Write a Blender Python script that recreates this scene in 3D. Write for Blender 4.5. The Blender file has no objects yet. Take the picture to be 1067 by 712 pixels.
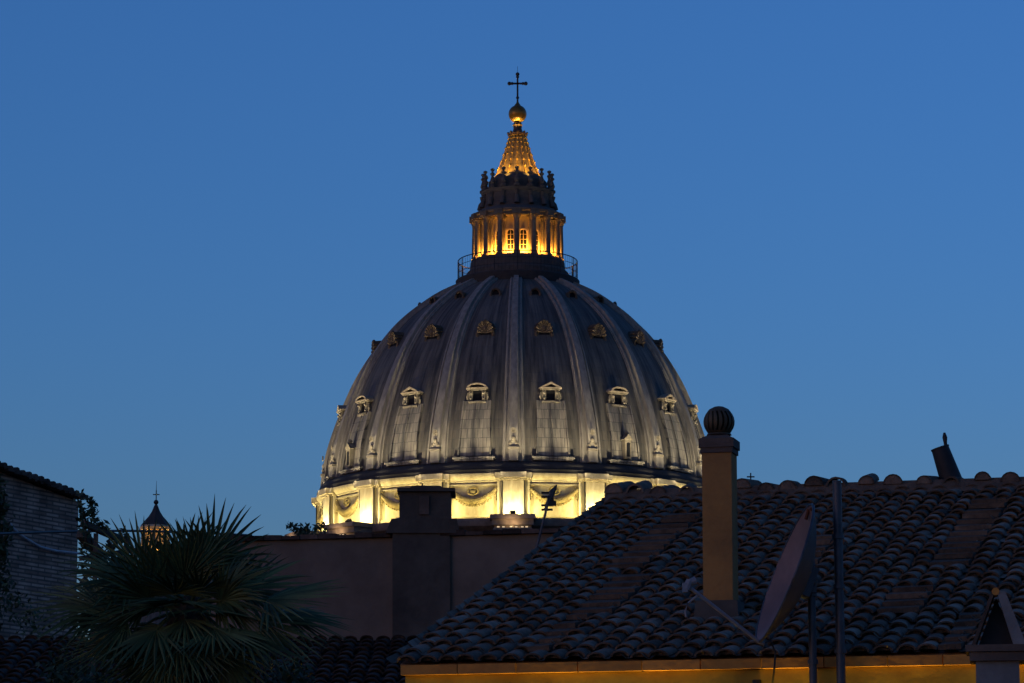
import bpy, math, random
from mathutils import Vector, Matrix
R = math.radians
random.seed(7)
SC = bpy.context.scene
COL = SC.collection

# ------------------------------------------------------------------ camera
FPX = 3500.0                       # focal length in pixels of a 1067 px wide frame
TILT = math.atan(604.0 / FPX)      # horizon lies below the frame
CAMZ = 20.0
cam_d = bpy.data.cameras.new('camera')
cam_d.sensor_width = 36.0
cam_d.lens = 36.0 * FPX / 1067.0
cam_d.clip_start = 0.5
cam_d.clip_end = 6000
cam = bpy.data.objects.new('camera', cam_d)
COL.objects.link(cam)
cam.location = (0, 0, CAMZ)
cam.rotation_euler = (R(90) + TILT, 0, 0)
SC.camera = cam

# ------------------------------------------------------------------ world: dusk sky
world = bpy.data.worlds.new('World')
SC.world = world
world.use_nodes = True
wn, wl = world.node_tree.nodes, world.node_tree.links
wn.clear()
sky = wn.new('ShaderNodeTexSky')
sky.sky_type = 'NISHITA'
sky.sun_disc = False
sky.sun_elevation = R(1.79)
sky.sun_rotation = R(230)
sky.altitude = 60
sky.air_density = 0.985
sky.dust_density = 0.755
sky.ozone_density = 4.43
bg = wn.new('ShaderNodeBackground')
bg.inputs['Strength'].default_value = 0.15
wo = wn.new('ShaderNodeOutputWorld')
wb = wn.new('ShaderNodeVectorMath')          # the camera's white balance
wb.operation = 'MULTIPLY'; wb.inputs[1].default_value = (1.02, .885, 1.0)
wl.new(sky.outputs[0], wb.inputs[0]); wl.new(wb.outputs[0], bg.inputs[0])
wl.new(bg.outputs[0], wo.inputs[0])

SC.view_settings.view_transform = 'Standard'
SC.view_settings.look = 'None'
SC.view_settings.exposure = 1.37
SC.view_settings.gamma = 1.0
SC.view_settings.use_curve_mapping = False
SC.cycles.max_bounces = 5
SC.cycles.diffuse_bounces = 3

# ------------------------------------------------------------------ helpers
ct, st = math.cos(TILT), math.sin(TILT)
def ray(px, py):
    a, b = (px - 533.5) / FPX, (356.0 - py) / FPX
    return Vector((a, ct - b * st, st + b * ct))
def at(px, py, Y):
    d = ray(px, py)
    return Vector((0, 0, CAMZ)) + d * (Y / d.y)
def pxm(Y, z=None):                # metres per photo pixel at a depth
    return (Y * ct + ((z or CAMZ + 0.12 * Y) - CAMZ) * st) / FPX

class MB:
    """collects shapes, builds ONE mesh object"""
    def __init__(s):
        s.v, s.f, s.t, s.cur = [], [], [], 0.5
    def add(s, vs, fs):
        n = len(s.v)
        s.v += [tuple(p) for p in vs]
        for f in fs:
            s.f.append(tuple(i + n for i in f)); s.t.append(s.cur)
    def box(s, c, d, rz=0, rx=0, ry=0):
        m = Matrix.Rotation(rz, 3, 'Z') @ Matrix.Rotation(ry, 3, 'Y') @ Matrix.Rotation(rx, 3, 'X')
        c = Vector(c); vs = []
        for i in (-.5, .5):
            for j in (-.5, .5):
                for k in (-.5, .5):
                    vs.append(c + m @ Vector((i * d[0], j * d[1], k * d[2])))
        s.add(vs, [(0,1,3,2),(4,6,7,5),(0,4,5,1),(2,3,7,6),(0,2,6,4),(1,5,7,3)])
    def hexa(s, bot, top):         # two quads
        s.add(list(bot) + list(top), [(3,2,1,0),(4,5,6,7),(0,1,5,4),(1,2,6,5),(2,3,7,6),(3,0,4,7)])
    def lathe(s, prof, n=48, c=(0,0), a0=0, a1=2*math.pi, rfun=None):
        full = abs(a1 - a0 - 2*math.pi) < 1e-6
        m = n if full else n + 1
        vs = []
        for (r, z) in prof:
            for i in range(m):
                a = a0 + (a1 - a0) * i / n
                rr = r * (rfun(a, z) if rfun else 1)
                vs.append((c[0] + rr * math.sin(a), c[1] - rr * math.cos(a), z))
        fs = []
        for j in range(len(prof) - 1):
            for i in range(n):
                i2 = (i + 1) % m
                fs.append((j*m+i, j*m+i2, (j+1)*m+i2, (j+1)*m+i))
        s.add(vs, fs)
    def tube(s, pts, r, n=6, cap=True):
        pts = [Vector(p) for p in pts]
        rs = r if isinstance(r, (list, tuple)) else [r] * len(pts)
        vs, fs = [], []
        for i, p in enumerate(pts):
            d = (pts[min(i+1, len(pts)-1)] - pts[max(i-1, 0)]).normalized()
            up = Vector((0,0,1)) if abs(d.z) < .9 else Vector((1,0,0))
            a = d.cross(up).normalized(); b = a.cross(d)
            for k in range(n):
                t = 2*math.pi*k/n
                vs.append(p + (a*math.cos(t) + b*math.sin(t)) * rs[i])
        for i in range(len(pts)-1):
            for k in range(n):
                k2 = (k+1) % n
                fs.append((i*n+k, (i+1)*n+k, (i+1)*n+k2, i*n+k2))
        if cap:
            fs.append(tuple(range(n))); fs.append(tuple(reversed(range((len(pts)-1)*n, len(pts)*n))))
        s.add(vs, fs)
    def beam(s, p0, p1, w, h):
        p0, p1 = Vector(p0), Vector(p1); d = (p1-p0).normalized()
        up = Vector((0,0,1)) if abs(d.z) < .95 else Vector((0,1,0))
        a = d.cross(up).normalized()*w/2; b = a.cross(d).normalized()*h/2
        s.hexa([p0-a-b, p0+a-b, p0+a+b, p0-a+b], [p1-a-b, p1+a-b, p1+a+b, p1-a+b])
    def ball(s, c, r, n=10, m=6, sc=(1,1,1)):
        vs, fs = [], []
        for j in range(m+1):
            th = math.pi*j/m
            for i in range(n):
                a = 2*math.pi*i/n
                vs.append((c[0]+sc[0]*r*math.sin(th)*math.cos(a), c[1]+sc[1]*r*math.sin(th)*math.sin(a), c[2]-sc[2]*r*math.cos(th)))
        for j in range(m):
            for i in range(n):
                i2 = (i+1) % n
                fs.append((j*n+i, j*n+i2, (j+1)*n+i2, (j+1)*n+i))
        s.add(vs, fs)
    def prism(s, poly, y0, y1):    # polygon in x,z pushed along y
        n = len(poly)
        vs = [(x, y0, z) for x, z in poly] + [(x, y1, z) for x, z in poly]
        fs = [tuple(range(n)), tuple(reversed(range(n, 2*n)))]
        for i in range(n):
            j = (i+1) % n
            fs.append((j, i, n+i, n+j))
        s.add(vs, fs)
    def build(s, name, mat, parent=None, off=None, smooth=False, loc=None, rz=0):
        me = bpy.data.meshes.new(name)
        vs = s.v
        if off is not None:
            vs = [(v[0]-off[0], v[1]-off[1], v[2]-off[2]) for v in vs]
        me.from_pydata(vs, [], s.f)
        a = me.attributes.new('tint', 'FLOAT', 'FACE')
        a.data.foreach_set('value', s.t)
        if smooth:
            me.polygons.foreach_set('use_smooth', [True]*len(me.polygons))
            try: me.set_sharp_from_angle(angle=R(35))
            except Exception: pass
        me.materials.append(mat)
        me.update()
        o = bpy.data.objects.new(name, me)
        COL.objects.link(o)
        if parent: o.parent = parent
        if loc is not None: o.location = loc
        o.rotation_euler = (0, 0, rz)
        return o

def tag(o, label=None, cat=None, group=None, kind=None):
    if label: o['label'] = label
    if cat: o['category'] = cat
    if group: o['group'] = group
    if kind: o['kind'] = kind
    return o
def thing(name, label, cat, loc=(0,0,0), rz=0, group=None):
    o = bpy.data.objects.new(name, None)
    o.empty_display_size = .2
    COL.objects.link(o)
    o.location = loc; o.rotation_euler = (0,0,rz)
    return tag(o, label, cat, group)
def dup(o, parent, rz=None):
    c = o.copy(); COL.objects.link(c); c.parent = parent
    if rz is not None: c.rotation_euler = (0,0,rz)
    for ch in [k for k in COL.objects if k.parent == o]:
        dup(ch, c)
    return c
def ring(o, n, step, skip=0):
    """n-1 copies of part o turned about its thing's axis"""
    base = o.rotation_euler.z
    return [dup(o, o.parent, base + step*k) for k in range(1, n)]

def mat(name, c1, c2=None, scale=4.0, rough=.85, metal=0.0, bump=.0, bscale=None, tint=0.0, stretch=(1,1,1), spec=.3):
    m = bpy.data.materials.new(name); m.use_nodes = True
    N, L = m.node_tree.nodes, m.node_tree.links
    b = N['Principled BSDF']
    b.inputs['Roughness'].default_value = rough
    b.inputs['Metallic'].default_value = metal
    b.inputs['Specular IOR Level'].default_value = spec
    tc = N.new('ShaderNodeTexCoord'); mp = N.new('ShaderNodeMapping')
    mp.inputs['Scale'].default_value = stretch
    L.new(tc.outputs['Object'], mp.inputs[0])
    nz = N.new('ShaderNodeTexNoise'); nz.inputs['Scale'].default_value = scale
    nz.inputs['Detail'].default_value = 6; nz.inputs['Roughness'].default_value = .65
    L.new(mp.outputs[0], nz.inputs['Vector'])
    cr = N.new('ShaderNodeValToRGB')
    cr.color_ramp.elements[0].position = .32; cr.color_ramp.elements[1].position = .7
    c2 = c2 or [x*.6 for x in c1]
    cr.color_ramp.elements[0].color = (*c2, 1); cr.color_ramp.elements[1].color = (*c1, 1)
    L.new(nz.outputs['Fac'], cr.inputs[0])
    out = cr.outputs[0]
    if tint:
        at_ = N.new('ShaderNodeAttribute'); at_.attribute_name = 'tint'
        mr = N.new('ShaderNodeMapRange'); mr.inputs['To Min'].default_value = 1-tint; mr.inputs['To Max'].default_value = 1+tint
        L.new(at_.outputs['Fac'], mr.inputs['Value'])
        mx = N.new('ShaderNodeVectorMath'); mx.operation = 'SCALE'
        L.new(out, mx.inputs[0]); L.new(mr.outputs[0], mx.inputs['Scale'])
        out = mx.outputs[0]
    L.new(out, b.inputs['Base Color'])
    if bump:
        n2 = N.new('ShaderNodeTexNoise'); n2.inputs['Scale'].default_value = bscale or scale*5; n2.inputs['Detail'].default_value = 5
        L.new(tc.outputs['Object'], n2.inputs['Vector'])
        bp = N.new('ShaderNodeBump'); bp.inputs['Strength'].default_value = bump; bp.inputs['Distance'].default_value = .02
        L.new(n2.outputs['Fac'], bp.inputs['Height']); L.new(bp.outputs[0], b.inputs['Normal'])
    return m
def emis(name, c, s):
    m = bpy.data.materials.new(name); m.use_nodes = True
    b = m.node_tree.nodes['Principled BSDF']
    b.inputs['Base Color'].default_value = (.6,.5,.3,1)
    b.inputs['Emission Color'].default_value = (*c, 1); b.inputs['Emission Strength'].default_value = s
    return m
def lead_mat(name='lead_sheet', k=1.0):
    """weathered lead sheets in courses with running streaks, wrapped round the dome's axis"""
    m = mat(name, (.20,.195,.185), rough=.7, spec=.35)
    N, L = m.node_tree.nodes, m.node_tree.links
    b = N['Principled BSDF']
    tc = N.new('ShaderNodeTexCoord'); sx = N.new('ShaderNodeSeparateXYZ'); L.new(tc.outputs['Object'], sx.inputs[0])
    at2 = N.new('ShaderNodeMath'); at2.operation = 'ARCTAN2'
    ng = N.new('ShaderNodeMath'); ng.operation = 'MULTIPLY'; ng.inputs[1].default_value = -1
    L.new(sx.outputs[1], ng.inputs[0]); L.new(sx.outputs[0], at2.inputs[0]); L.new(ng.outputs[0], at2.inputs[1])
    ml = N.new('ShaderNodeMath'); ml.operation = 'MULTIPLY'; ml.inputs[1].default_value = 24
    L.new(at2.outputs[0], ml.inputs[0])
    cb = N.new('ShaderNodeCombineXYZ'); L.new(ml.outputs[0], cb.inputs[0]); L.new(sx.outputs[2], cb.inputs[1])
    br = N.new('ShaderNodeTexBrick'); L.new(cb.outputs[0], br.inputs['Vector'])
    br.inputs['Color1'].default_value = (.21*k,.19*k,.16*k,1); br.inputs['Color2'].default_value = (.165*k,.155*k,.135*k,1)
    br.inputs['Mortar'].default_value = (.085,.085,.085,1)
    br.inputs['Scale'].default_value = 1; br.inputs['Mortar Size'].default_value = .035
    br.inputs['Brick Width'].default_value = .95; br.inputs['Row Height'].default_value = 1.35
    mp = N.new('ShaderNodeMapping'); mp.inputs['Scale'].default_value = (1.3,.1,1); L.new(cb.outputs[0], mp.inputs[0])
    nz = N.new('ShaderNodeTexNoise'); nz.inputs['Scale'].default_value = 1.0; nz.inputs['Detail'].default_value = 5; nz.inputs['Roughness'].default_value = .7
    L.new(mp.outputs[0], nz.inputs['Vector'])
    cr = N.new('ShaderNodeValToRGB'); cr.color_ramp.elements[0].position = .36; cr.color_ramp.elements[1].position = .62
    cr.color_ramp.elements[0].color = (.28,.29,.32,1); cr.color_ramp.elements[1].color = (1.15,1.12,1.05,1)
    L.new(nz.outputs['Fac'], cr.inputs[0])
    mx = N.new('ShaderNodeMix'); mx.data_type = 'RGBA'; mx.blend_type = 'MULTIPLY'; mx.inputs['Factor'].default_value = 1
    L.new(br.outputs['Color'], mx.inputs['A']); L.new(cr.outputs[0], mx.inputs['B'])
    L.new(mx.outputs['Result'], b.inputs['Base Color'])
    bp = N.new('ShaderNodeBump'); bp.inputs['Strength'].default_value = .5; bp.inputs['Distance'].default_value = .05; bp.invert = True
    L.new(br.outputs['Fac'], bp.inputs['Height']); L.new(bp.outputs[0], b.inputs['Normal'])
    return m
def brick_mat(name, c1, c2, mortar, bw, bh):
    m = mat(name, c1, rough=.95)
    N, L = m.node_tree.nodes, m.node_tree.links
    b = N['Principled BSDF']
    tc = N.new('ShaderNodeTexCoord'); sx = N.new('ShaderNodeSeparateXYZ'); L.new(tc.outputs['Object'], sx.inputs[0])
    sm = N.new('ShaderNodeMath'); sm.operation = 'ADD'; L.new(sx.outputs[0], sm.inputs[0]); L.new(sx.outputs[1], sm.inputs[1])
    cb = N.new('ShaderNodeCombineXYZ'); L.new(sm.outputs[0], cb.inputs[0]); L.new(sx.outputs[2], cb.inputs[1])
    nz = N.new('ShaderNodeTexNoise'); nz.inputs['Scale'].default_value = 3; L.new(tc.outputs['Object'], nz.inputs['Vector'])
    br = N.new('ShaderNodeTexBrick'); L.new(cb.outputs[0], br.inputs['Vector'])
    br.inputs['Color1'].default_value = (*c1,1); br.inputs['Color2'].default_value = (*c2,1); br.inputs['Mortar'].default_value = (*mortar,1)
    br.inputs['Scale'].default_value = 1; br.inputs['Mortar Size'].default_value = .012; br.inputs['Bias'].default_value = -.2
    br.inputs['Brick Width'].default_value = bw; br.inputs['Row Height'].default_value = bh
    mr = N.new('ShaderNodeMapRange'); mr.inputs['From Min'].default_value = .3; mr.inputs['From Max'].default_value = .7
    mr.inputs['To Min'].default_value = .55; mr.inputs['To Max'].default_value = 1.2
    L.new(nz.outputs['Fac'], mr.inputs['Value'])
    mx = N.new('ShaderNodeVectorMath'); mx.operation = 'SCALE'; L.new(br.outputs['Color'], mx.inputs[0]); L.new(mr.outputs[0], mx.inputs['Scale'])
    L.new(mx.outputs[0], b.inputs['Base Color'])
    bp = N.new('ShaderNodeBump'); bp.inputs['Strength'].default_value = .8; bp.inputs['Distance'].default_value = .012; bp.invert = True
    L.new(br.outputs['Fac'], bp.inputs['Height']); L.new(bp.outputs[0], b.inputs['Normal'])
    return m

M = {}
M['lead'] = lead_mat('lead_sheet', .58)  # shell darkened: shade between lit ribs and panels put into the lead
M['panel_lead'] = lead_mat('panel_lead_sheet', 1.2)  # same lead made lighter, so the panels look lit
M['dark_lead'] = mat('dark_lead', (.04,.038,.038), (.022,.022,.022), 1.2, rough=.75, bump=.3)
M['rib'] = mat('rib_lead', (.27,.245,.205), (.15,.135,.115), .9, rough=.75, bump=.3, stretch=(2,2,.3))
M['travertine'] = mat('travertine', (.50,.44,.33), (.30,.25,.17), .9, rough=.85, bump=.5, bscale=3, stretch=(1.5,1.5,.5))
M['dimmed_stone'] = mat('dimmed_stone', (.19,.165,.125), (.11,.095,.07), 1.2, rough=.9, bump=.4)  # stone darkened so dormer bodies look unlit
M['pediment_stone'] = mat('pediment_stone', (.30,.25,.18), (.19,.15,.105), 1.2, rough=.9, bump=.4)  # lighter than the dormer bodies, lit look put in the colour
M['soot_stone'] = mat('soot_stone', (.22,.19,.16), (.10,.09,.08), .8, rough=.9, bump=.4)
M['lantern_stone'] = mat('lantern_stone', (.14,.12,.095), (.085,.07,.055), 1.2, rough=.85)  # columns darker than the wall, backlit look put in the colour
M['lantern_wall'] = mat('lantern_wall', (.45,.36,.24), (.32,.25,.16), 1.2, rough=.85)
M['lantern_dark'] = mat('dark_lantern_stone', (.10,.09,.08), (.055,.05,.045), 1.2, rough=.9)  # darker than the column stone
M['bronze'] = mat('old_bronze', (.13,.092,.055), (.07,.05,.033), 2, rough=.6, metal=.3)
M['dark_bronze'] = mat('dark_bronze', (.10,.06,.03), (.06,.035,.02), 3, rough=.5, metal=.3)
M['ball_gold'] = mat('tarnished_gilt_ball', (.22,.125,.03), (.15,.085,.02), 2, rough=.35, metal=.6)
M['gold'] = mat('gilded_bronze', (.50,.31,.07), (.36,.21,.05), 3, rough=.42, metal=.5)
M['spire'] = mat('gilded_lead', (.26,.18,.08), (.13,.09,.045), 1.5, rough=.55, metal=.25)
M['glass_dark'] = mat('dark_glass', (.012,.013,.016), (.008,.008,.01), 2, rough=.6, spec=.08)
M['iron'] = mat('dark_iron', (.035,.035,.04), (.02,.02,.022), 6, rough=.6, metal=.4)
M['galv'] = mat('galvanised_steel', (.085,.09,.105), (.045,.047,.055), 9, rough=.5, metal=.5)
M['tile'] = mat('roof_tile', (.285,.20,.145), (.12,.088,.068), 7, rough=.92, bump=.6, bscale=40, tint=.5, spec=.06)
M['dark_tile'] = mat('dark_roof_tile', (.12,.085,.07), (.045,.036,.03), 7, rough=.95, bump=.5, bscale=40, tint=.5, spec=.06)
M['ochre'] = mat('ochre_plaster', (.46,.31,.04), (.22,.14,.02), 2.2, rough=.95, bump=.1, bscale=18)
M['terracotta'] = mat('terracotta_brick', (.52,.24,.055), (.30,.13,.035), 4, rough=.95, bump=.15, bscale=25, tint=.2)
M['flue_plaster'] = mat('flue_plaster', (.36,.18,.055), (.19,.10,.04), 2.0, rough=.95, bump=.5, bscale=25)
M['old_plaster'] = mat('old_plaster', (.195,.155,.125), (.085,.068,.056), .8, rough=.97, bump=.6, bscale=12)
M['stack_plaster'] = mat('dark_stack_plaster', (.105,.09,.075), (.045,.039,.034), 2, rough=.97, bump=.7, bscale=14)
M['mortar'] = mat('grey_mortar', (.135,.10,.08), (.075,.056,.046), 4, rough=.97, bump=.6, bscale=25)
M['pale_mortar'] = mat('pale_chimney_render', (.20,.20,.20), (.13,.13,.13), 4, rough=.97, bump=.5, bscale=25)
M['brick'] = brick_mat('thin_brick', (.52,.34,.26), (.22,.135,.10), (.16,.12,.10), .31, .056)
M['leaf'] = mat('palm_leaf', (.09,.12,.045), (.035,.055,.022), 5, rough=.6, tint=.45)
M['vine'] = mat('vine_leaf', (.04,.065,.028), (.02,.035,.014), 5, rough=.7, tint=.5)
M['bark'] = mat('palm_bark', (.09,.065,.045), (.04,.03,.02), 9, rough=.95, bump=.8)
M['wood'] = mat('grey_timber', (.10,.085,.07), (.05,.042,.035), 6, rough=.9, bump=.4, stretch=(1,1,.2))
M['pale_steel'] = mat('pale_galvanised_steel', (.24,.25,.28), (.15,.155,.17), 9, rough=.55, metal=.2)
M['dish'] = mat('dish_paint', (.215,.125,.105), (.13,.075,.065), 4, rough=.55)
M['dish_back'] = mat('dish_back_paint', (.075,.07,.07), (.045,.043,.043), 4, rough=.6)
M['rust'] = mat('rusty_edge', (.16,.06,.03), (.08,.03,.018), 20, rough=.9)
M['black_rubber'] = mat('black_cable', (.02,.02,.02), (.012,.012,.012), 9, rough=.6)
M['white_cable'] = mat('white_cable', (.45,.46,.5), (.3,.3,.33), 9, rough=.6)
M['paving'] = mat('paving', (.10,.095,.09), (.05,.048,.045), 3, rough=.95, bump=.4)
M['asphalt'] = mat('asphalt', (.055,.053,.05), (.035,.034,.033), .6, rough=.95, bump=.4)
M['pot'] = mat('terracotta_pot', (.30,.14,.08), (.2,.09,.05), 5, rough=.9)
M['lamp_glow'] = emis('added_uplight_glow', (1,.55,.15), 6)  # lens of the added uplights
M['flood_glow'] = emis('floodlight_glass', (1,.70,.38), .25)
M['warm_glow'] = emis('warm_bulb', (1,.55,.14), 20)

LK = 1/2.65                       # lamp powers below are for a photograph exposed 1.4 stops less
def spot(name, loc, target, power, color, size=1.6, blend=.5, soft=.2, parent=None):
    d = bpy.data.lights.new(name, 'SPOT'); d.energy = power*LK; d.color = color
    d.spot_size = size; d.spot_blend = blend; d.shadow_soft_size = soft
    o = bpy.data.objects.new(name, d); COL.objects.link(o)
    if parent: o.parent = parent
    o.location = loc
    o.rotation_euler = (Vector(target) - Vector(loc)).to_track_quat('-Z', 'Y').to_euler()
    return o
def point(name, loc, power, color, soft=.1, parent=None):
    d = bpy.data.lights.new(name, 'POINT'); d.energy = power*LK; d.color = color; d.shadow_soft_size = soft
    o = bpy.data.objects.new(name, d); COL.objects.link(o)
    if parent: o.parent = parent
    o.location = loc
    return o

# ------------------------------------------------------------------ ground
g = MB(); g.add([(-2500,-1500,0),(2500,-1500,0),(2500,4000,0),(-2500,4000,0)], [(0,1,2,3)])
tag(g.build('ground', M['asphalt']), kind='structure')

# ================================================================== BASILICA
DY = 481.0
AX = at(539.4, 400, DY).x
def dz(y): return at(539.4, y, DY).z
def dm(y): return (DY*ct + (dz(y)-CAMZ)*st) / FPX
def dp(r, y): return (r*dm(y), dz(y))           # (radius px, level px) -> metres
BAS = thing('domed_basilica', 'great lead-covered church dome, floodlit at its base and topped by a glowing lantern and cross', 'church', (AX, DY, 0))
AZ0 = R(-1.25); STEP = R(22.5)

def spline(pts, n=8):
    out = []
    for i in range(len(pts)-1):
        p0, p1, p2, p3 = pts[max(i-1,0)], pts[i], pts[i+1], pts[min(i+2,len(pts)-1)]
        for k in range(n):
            t = k/n
            out.append(tuple(.5*((2*p1[c]) + (-p0[c]+p2[c])*t + (2*p0[c]-5*p1[c]+4*p2[c]-p3[c])*t*t + (-p0[c]+3*p1[c]-3*p2[c]+p3[c])*t**3) for c in (0,1)))
    out.append(pts[-1]); return out
DPX = spline([(206,511),(202.5,485),(196,460),(183.4,425.7),(167.5,392),(146.3,360.4),(126,338.5),(102,319.6),(84,308),(63,298)], 6)
MEAS = DPX; DPX = []
for i_, (r_, y_) in enumerate(MEAS):
    a_, b_ = MEAS[max(i_-1,0)], MEAS[min(i_+1,len(MEAS)-1)]
    tr, ty = b_[0]-a_[0], b_[1]-a_[1]; l_ = math.hypot(tr, ty); h_ = 4.2+2.8*(y_-296)/215
    DPX.append((r_+ty/l_*h_, y_-tr/l_*h_))
DOME = [dp(*p) for p in DPX]
def dome_at(y):
    """(r, z, nr, nz) on the dome at level y px"""
    for i in range(len(DPX)-1):
        if DPX[i][1] >= y >= DPX[i+1][1]:
            t = (DPX[i][1]-y)/(DPX[i][1]-DPX[i+1][1])
            a, b = DOME[i], DOME[i+1]
            r, z = a[0]+(b[0]-a[0])*t, a[1]+(b[1]-a[1])*t
            dr, dzz = b[0]-a[0], b[1]-a[1]; l = math.hypot(dr, dzz)
            return r, z, dzz/l, -dr/l
    return (*(DOME[-1] if y < 400 else DOME[0]), .5, .85)

m = MB(); m.lathe(DOME, 160)
shell = m.build('dome_shell', M['lead'], BAS, smooth=True)

def sweep(mb, y0, y1, n, cs):
    """sweep a cross-section (list of (tangent, height)) up the dome at azimuth 0; cs(u) gives it"""
    rows = []
    for i in range(n+1):
        u = i/n; r, z, nr, nz = dome_at(y0+(y1-y0)*u)
        rows.append([(t, -(math.sqrt(max(r*r-t*t,0))+h*nr), z+h*nz) for t, h in cs(u)])
    k = len(rows[0]); vs = [p for row in rows for p in row]; fs = []
    for i in range(n):
        for j in range(k-1):
            fs.append((i*k+j, i*k+j+1, (i+1)*k+j+1, (i+1)*k+j))
    fs.append(tuple(range(k))[::-1]); fs.append(tuple(range(n*k, (n+1)*k)))
    mb.add(vs, fs)

# ribs
def rib_cs(u):
    w = 1.30*(1-u) + .70*u; q = 1.0-.4*u
    return [(-w*1.22,-.3),(-w*1.22,.12),(-w*1.1,.16),(-w*1.06,.5*q),(-w*.86,.52*q),(-w*.82,.36*q),(-w*.55,.38*q),(-w*.48,.98*q),(w*.48,.98*q),(w*.55,.38*q),(w*.82,.36*q),(w*.86,.52*q),(w*1.06,.5*q),(w*1.1,.16),(w*1.22,.12),(w*1.22,-.3)]
m = MB(); sweep(m, 508, 302.5, 44, rib_cs)
rib = m.build('rib', M['rib'], BAS, rz=AZ0)
# heraldic mount and star at each rib's foot (sub-part)
m = MB()
r, z, nr, nz = dome_at(480)
for sx, sz, s in ((-.42,0,.42),(.42,0,.42),(0,.72,.42),(-.2,.35,.3),(.2,.35,.3)):
    m.ball((sx, -(r+1.08), z-1.5+sz), s*.8, 8, 5, (1,.7,1.15))
m.box((0,-(r+1.1), z-2.1), (1.5,.7,.3))
for k in range(8):
    a = math.pi/4*k; m.beam((0,-(r+1.2),z+.35),(math.cos(a)*.36,-(r+1.2),z+.35+math.sin(a)*.36),.12,.2)
m.build('rib_emblem', M['dimmed_stone'], rib, smooth=True)
ring(rib, 16, STEP)

# raised bay panel between ribs, below the lower dormers
def pan_cs(u):
    w = 2.35*(1-u) + 1.95*u
    return [(-w,-.2),(-w,.42),(-w*.9,.42),(-w*.88,.22),(-.09,.22),(-.09,.36),(.09,.36),(.09,.22),(w*.88,.22),(w*.9,.42),(w,.42),(w,-.2)]
m = MB(); sweep(m, 502, 446, 12, pan_cs)
panel = m.build('bay_panel', M['panel_lead'], BAS, rz=AZ0+STEP/2)
m = MB(); r, z, nr, nz = dome_at(503)
m.box((0,-(r+.2), z-.1), (5.9,.7,.26)); m.box((0,-(r+.1), z-.38), (5.5,.6,.26))
m.build('sill', M['panel_lead'], panel)
ring(panel, 16, STEP)
# little aedicule standing in every third bay
m = MB(); r, z, nr, nz = dome_at(494)
m.box((0,-(r+.5), z+.3), (1.0,.8,2.6)); m.prism([(-.75,z+1.6),(.75,z+1.6),(0,z+2.4)], -(r+1.0), -(r)); m.ball((0,-(r+.5),z+2.6),.28,8,5)
nic = m.build('niche', M['dimmed_stone'], BAS, rz=AZ0+STEP*1.5)
m = MB(); m.box((0,-(r+.89), z+.2), (.55,.06,1.9)); m.build('opening', M['glass_dark'], nic)
for k in (-5,-8,5): dup(nic, BAS, AZ0+STEP*(k+.5) if k != -5 else AZ0-STEP*2.5)

# lower dormers: framed opening with alternately curved and gabled hoods
def shrink(me, c, k):
    c = Vector(c); me.transform(Matrix.Translation(c) @ Matrix.Diagonal((k,k,k,1)) @ Matrix.Translation(-c))
def dormer(kind):
    r, z, nr, nz = dome_at(440)
    zb = z-1.1; yf = -(r+.6); yb = -(r-3.2)
    m = MB()
    m.box((-1.12,(yf+yb)/2,zb+1.0),(.62,yb-yf,2.0)); m.box((1.12,(yf+yb)/2,zb+1.0),(.62,yb-yf,2.0))
    m.box((0,(yf+yb)/2-.12,zb-.12),(3.1,yb-yf+.25,.3)); m.box((0,(yf+yb)/2-.15,zb+2.12),(3.4,yb-yf+.3,.26))
    for sx in (-1.12,1.12):
        m.ball((sx,yf-.12,zb+1.5),.26,8,5); m.ball((sx,yf-.1,zb+.5),.2,8,5)
    for sx in (-1.65,1.65):
        m.tube([(sx,yf+.3,zb+1.6),(sx*1.08,yf+.3,zb+.9),(sx*.98,yf+.3,zb+.1)],[.12,.24,.14],6)
    o = m.build('dormer_window', M['dimmed_stone'], BAS, rz=AZ0+STEP/2)
    m = MB(); zt = zb+2.25
    if kind:
        arc = [(1.85*math.cos(math.pi*k/10)*1.0, zt+.95*math.sin(math.pi*k/10)) for k in range(11)]
        inn = [(1.35*math.cos(math.pi*k/10), zt+.16+.55*math.sin(math.pi*k/10)) for k in range(11)]
    else:
        arc = [(1.9,zt),(1.9,zt+.18),(0,zt+1.1),(-1.9,zt+.18),(-1.9,zt)]
        inn = [(1.2,zt+.15),(1.2,zt+.17),(0,zt+.72),(-1.2,zt+.17),(-1.2,zt+.15)]
    for j in range(len(arc)-1):     # raking cornice
        a, b, c, d = arc[j], arc[j+1], inn[j+1], inn[j]
        m.hexa([(a[0],yf-.4,a[1]),(b[0],yf-.4,b[1]),(c[0],yf-.4,c[1]),(d[0],yf-.4,d[1])],[(a[0],yb,a[1]),(b[0],yb,b[1]),(c[0],yb,c[1]),(d[0],yb,d[1])])
    m.box((0,yf-.1,zt+.06),(3.7,.7,.2))
    m.build('pediment', M['pediment_stone'], o)
    m = MB(); m.box((0,yf+.45,zb+1.0),(1.64,.1,2.0)); m.box((0,yf+.5,zt+.3),(1.9,.1,.5)); m.build('pane', M['glass_dark'], o)
    m = MB(); m.prism([(-1.6,zt+.1),(1.6,zt+.1),(0,zt+1.0)], yf+.2, yb-1.5); m.build('hood_back', M['dark_lead'], o)
    for q_ in [o]+[k for k in COL.objects if k.parent == o]:
        shrink(q_.data, (0,-r-.3,z), .8)
    return o
d0 = dormer(False); d1 = dormer(True)
d1.rotation_euler.z = AZ0-STEP/2
for k in range(1,8):
    dup(d0, BAS, AZ0+STEP*(2*k+.5)); dup(d1, BAS, AZ0+STEP*(2*k-.5))

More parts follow.
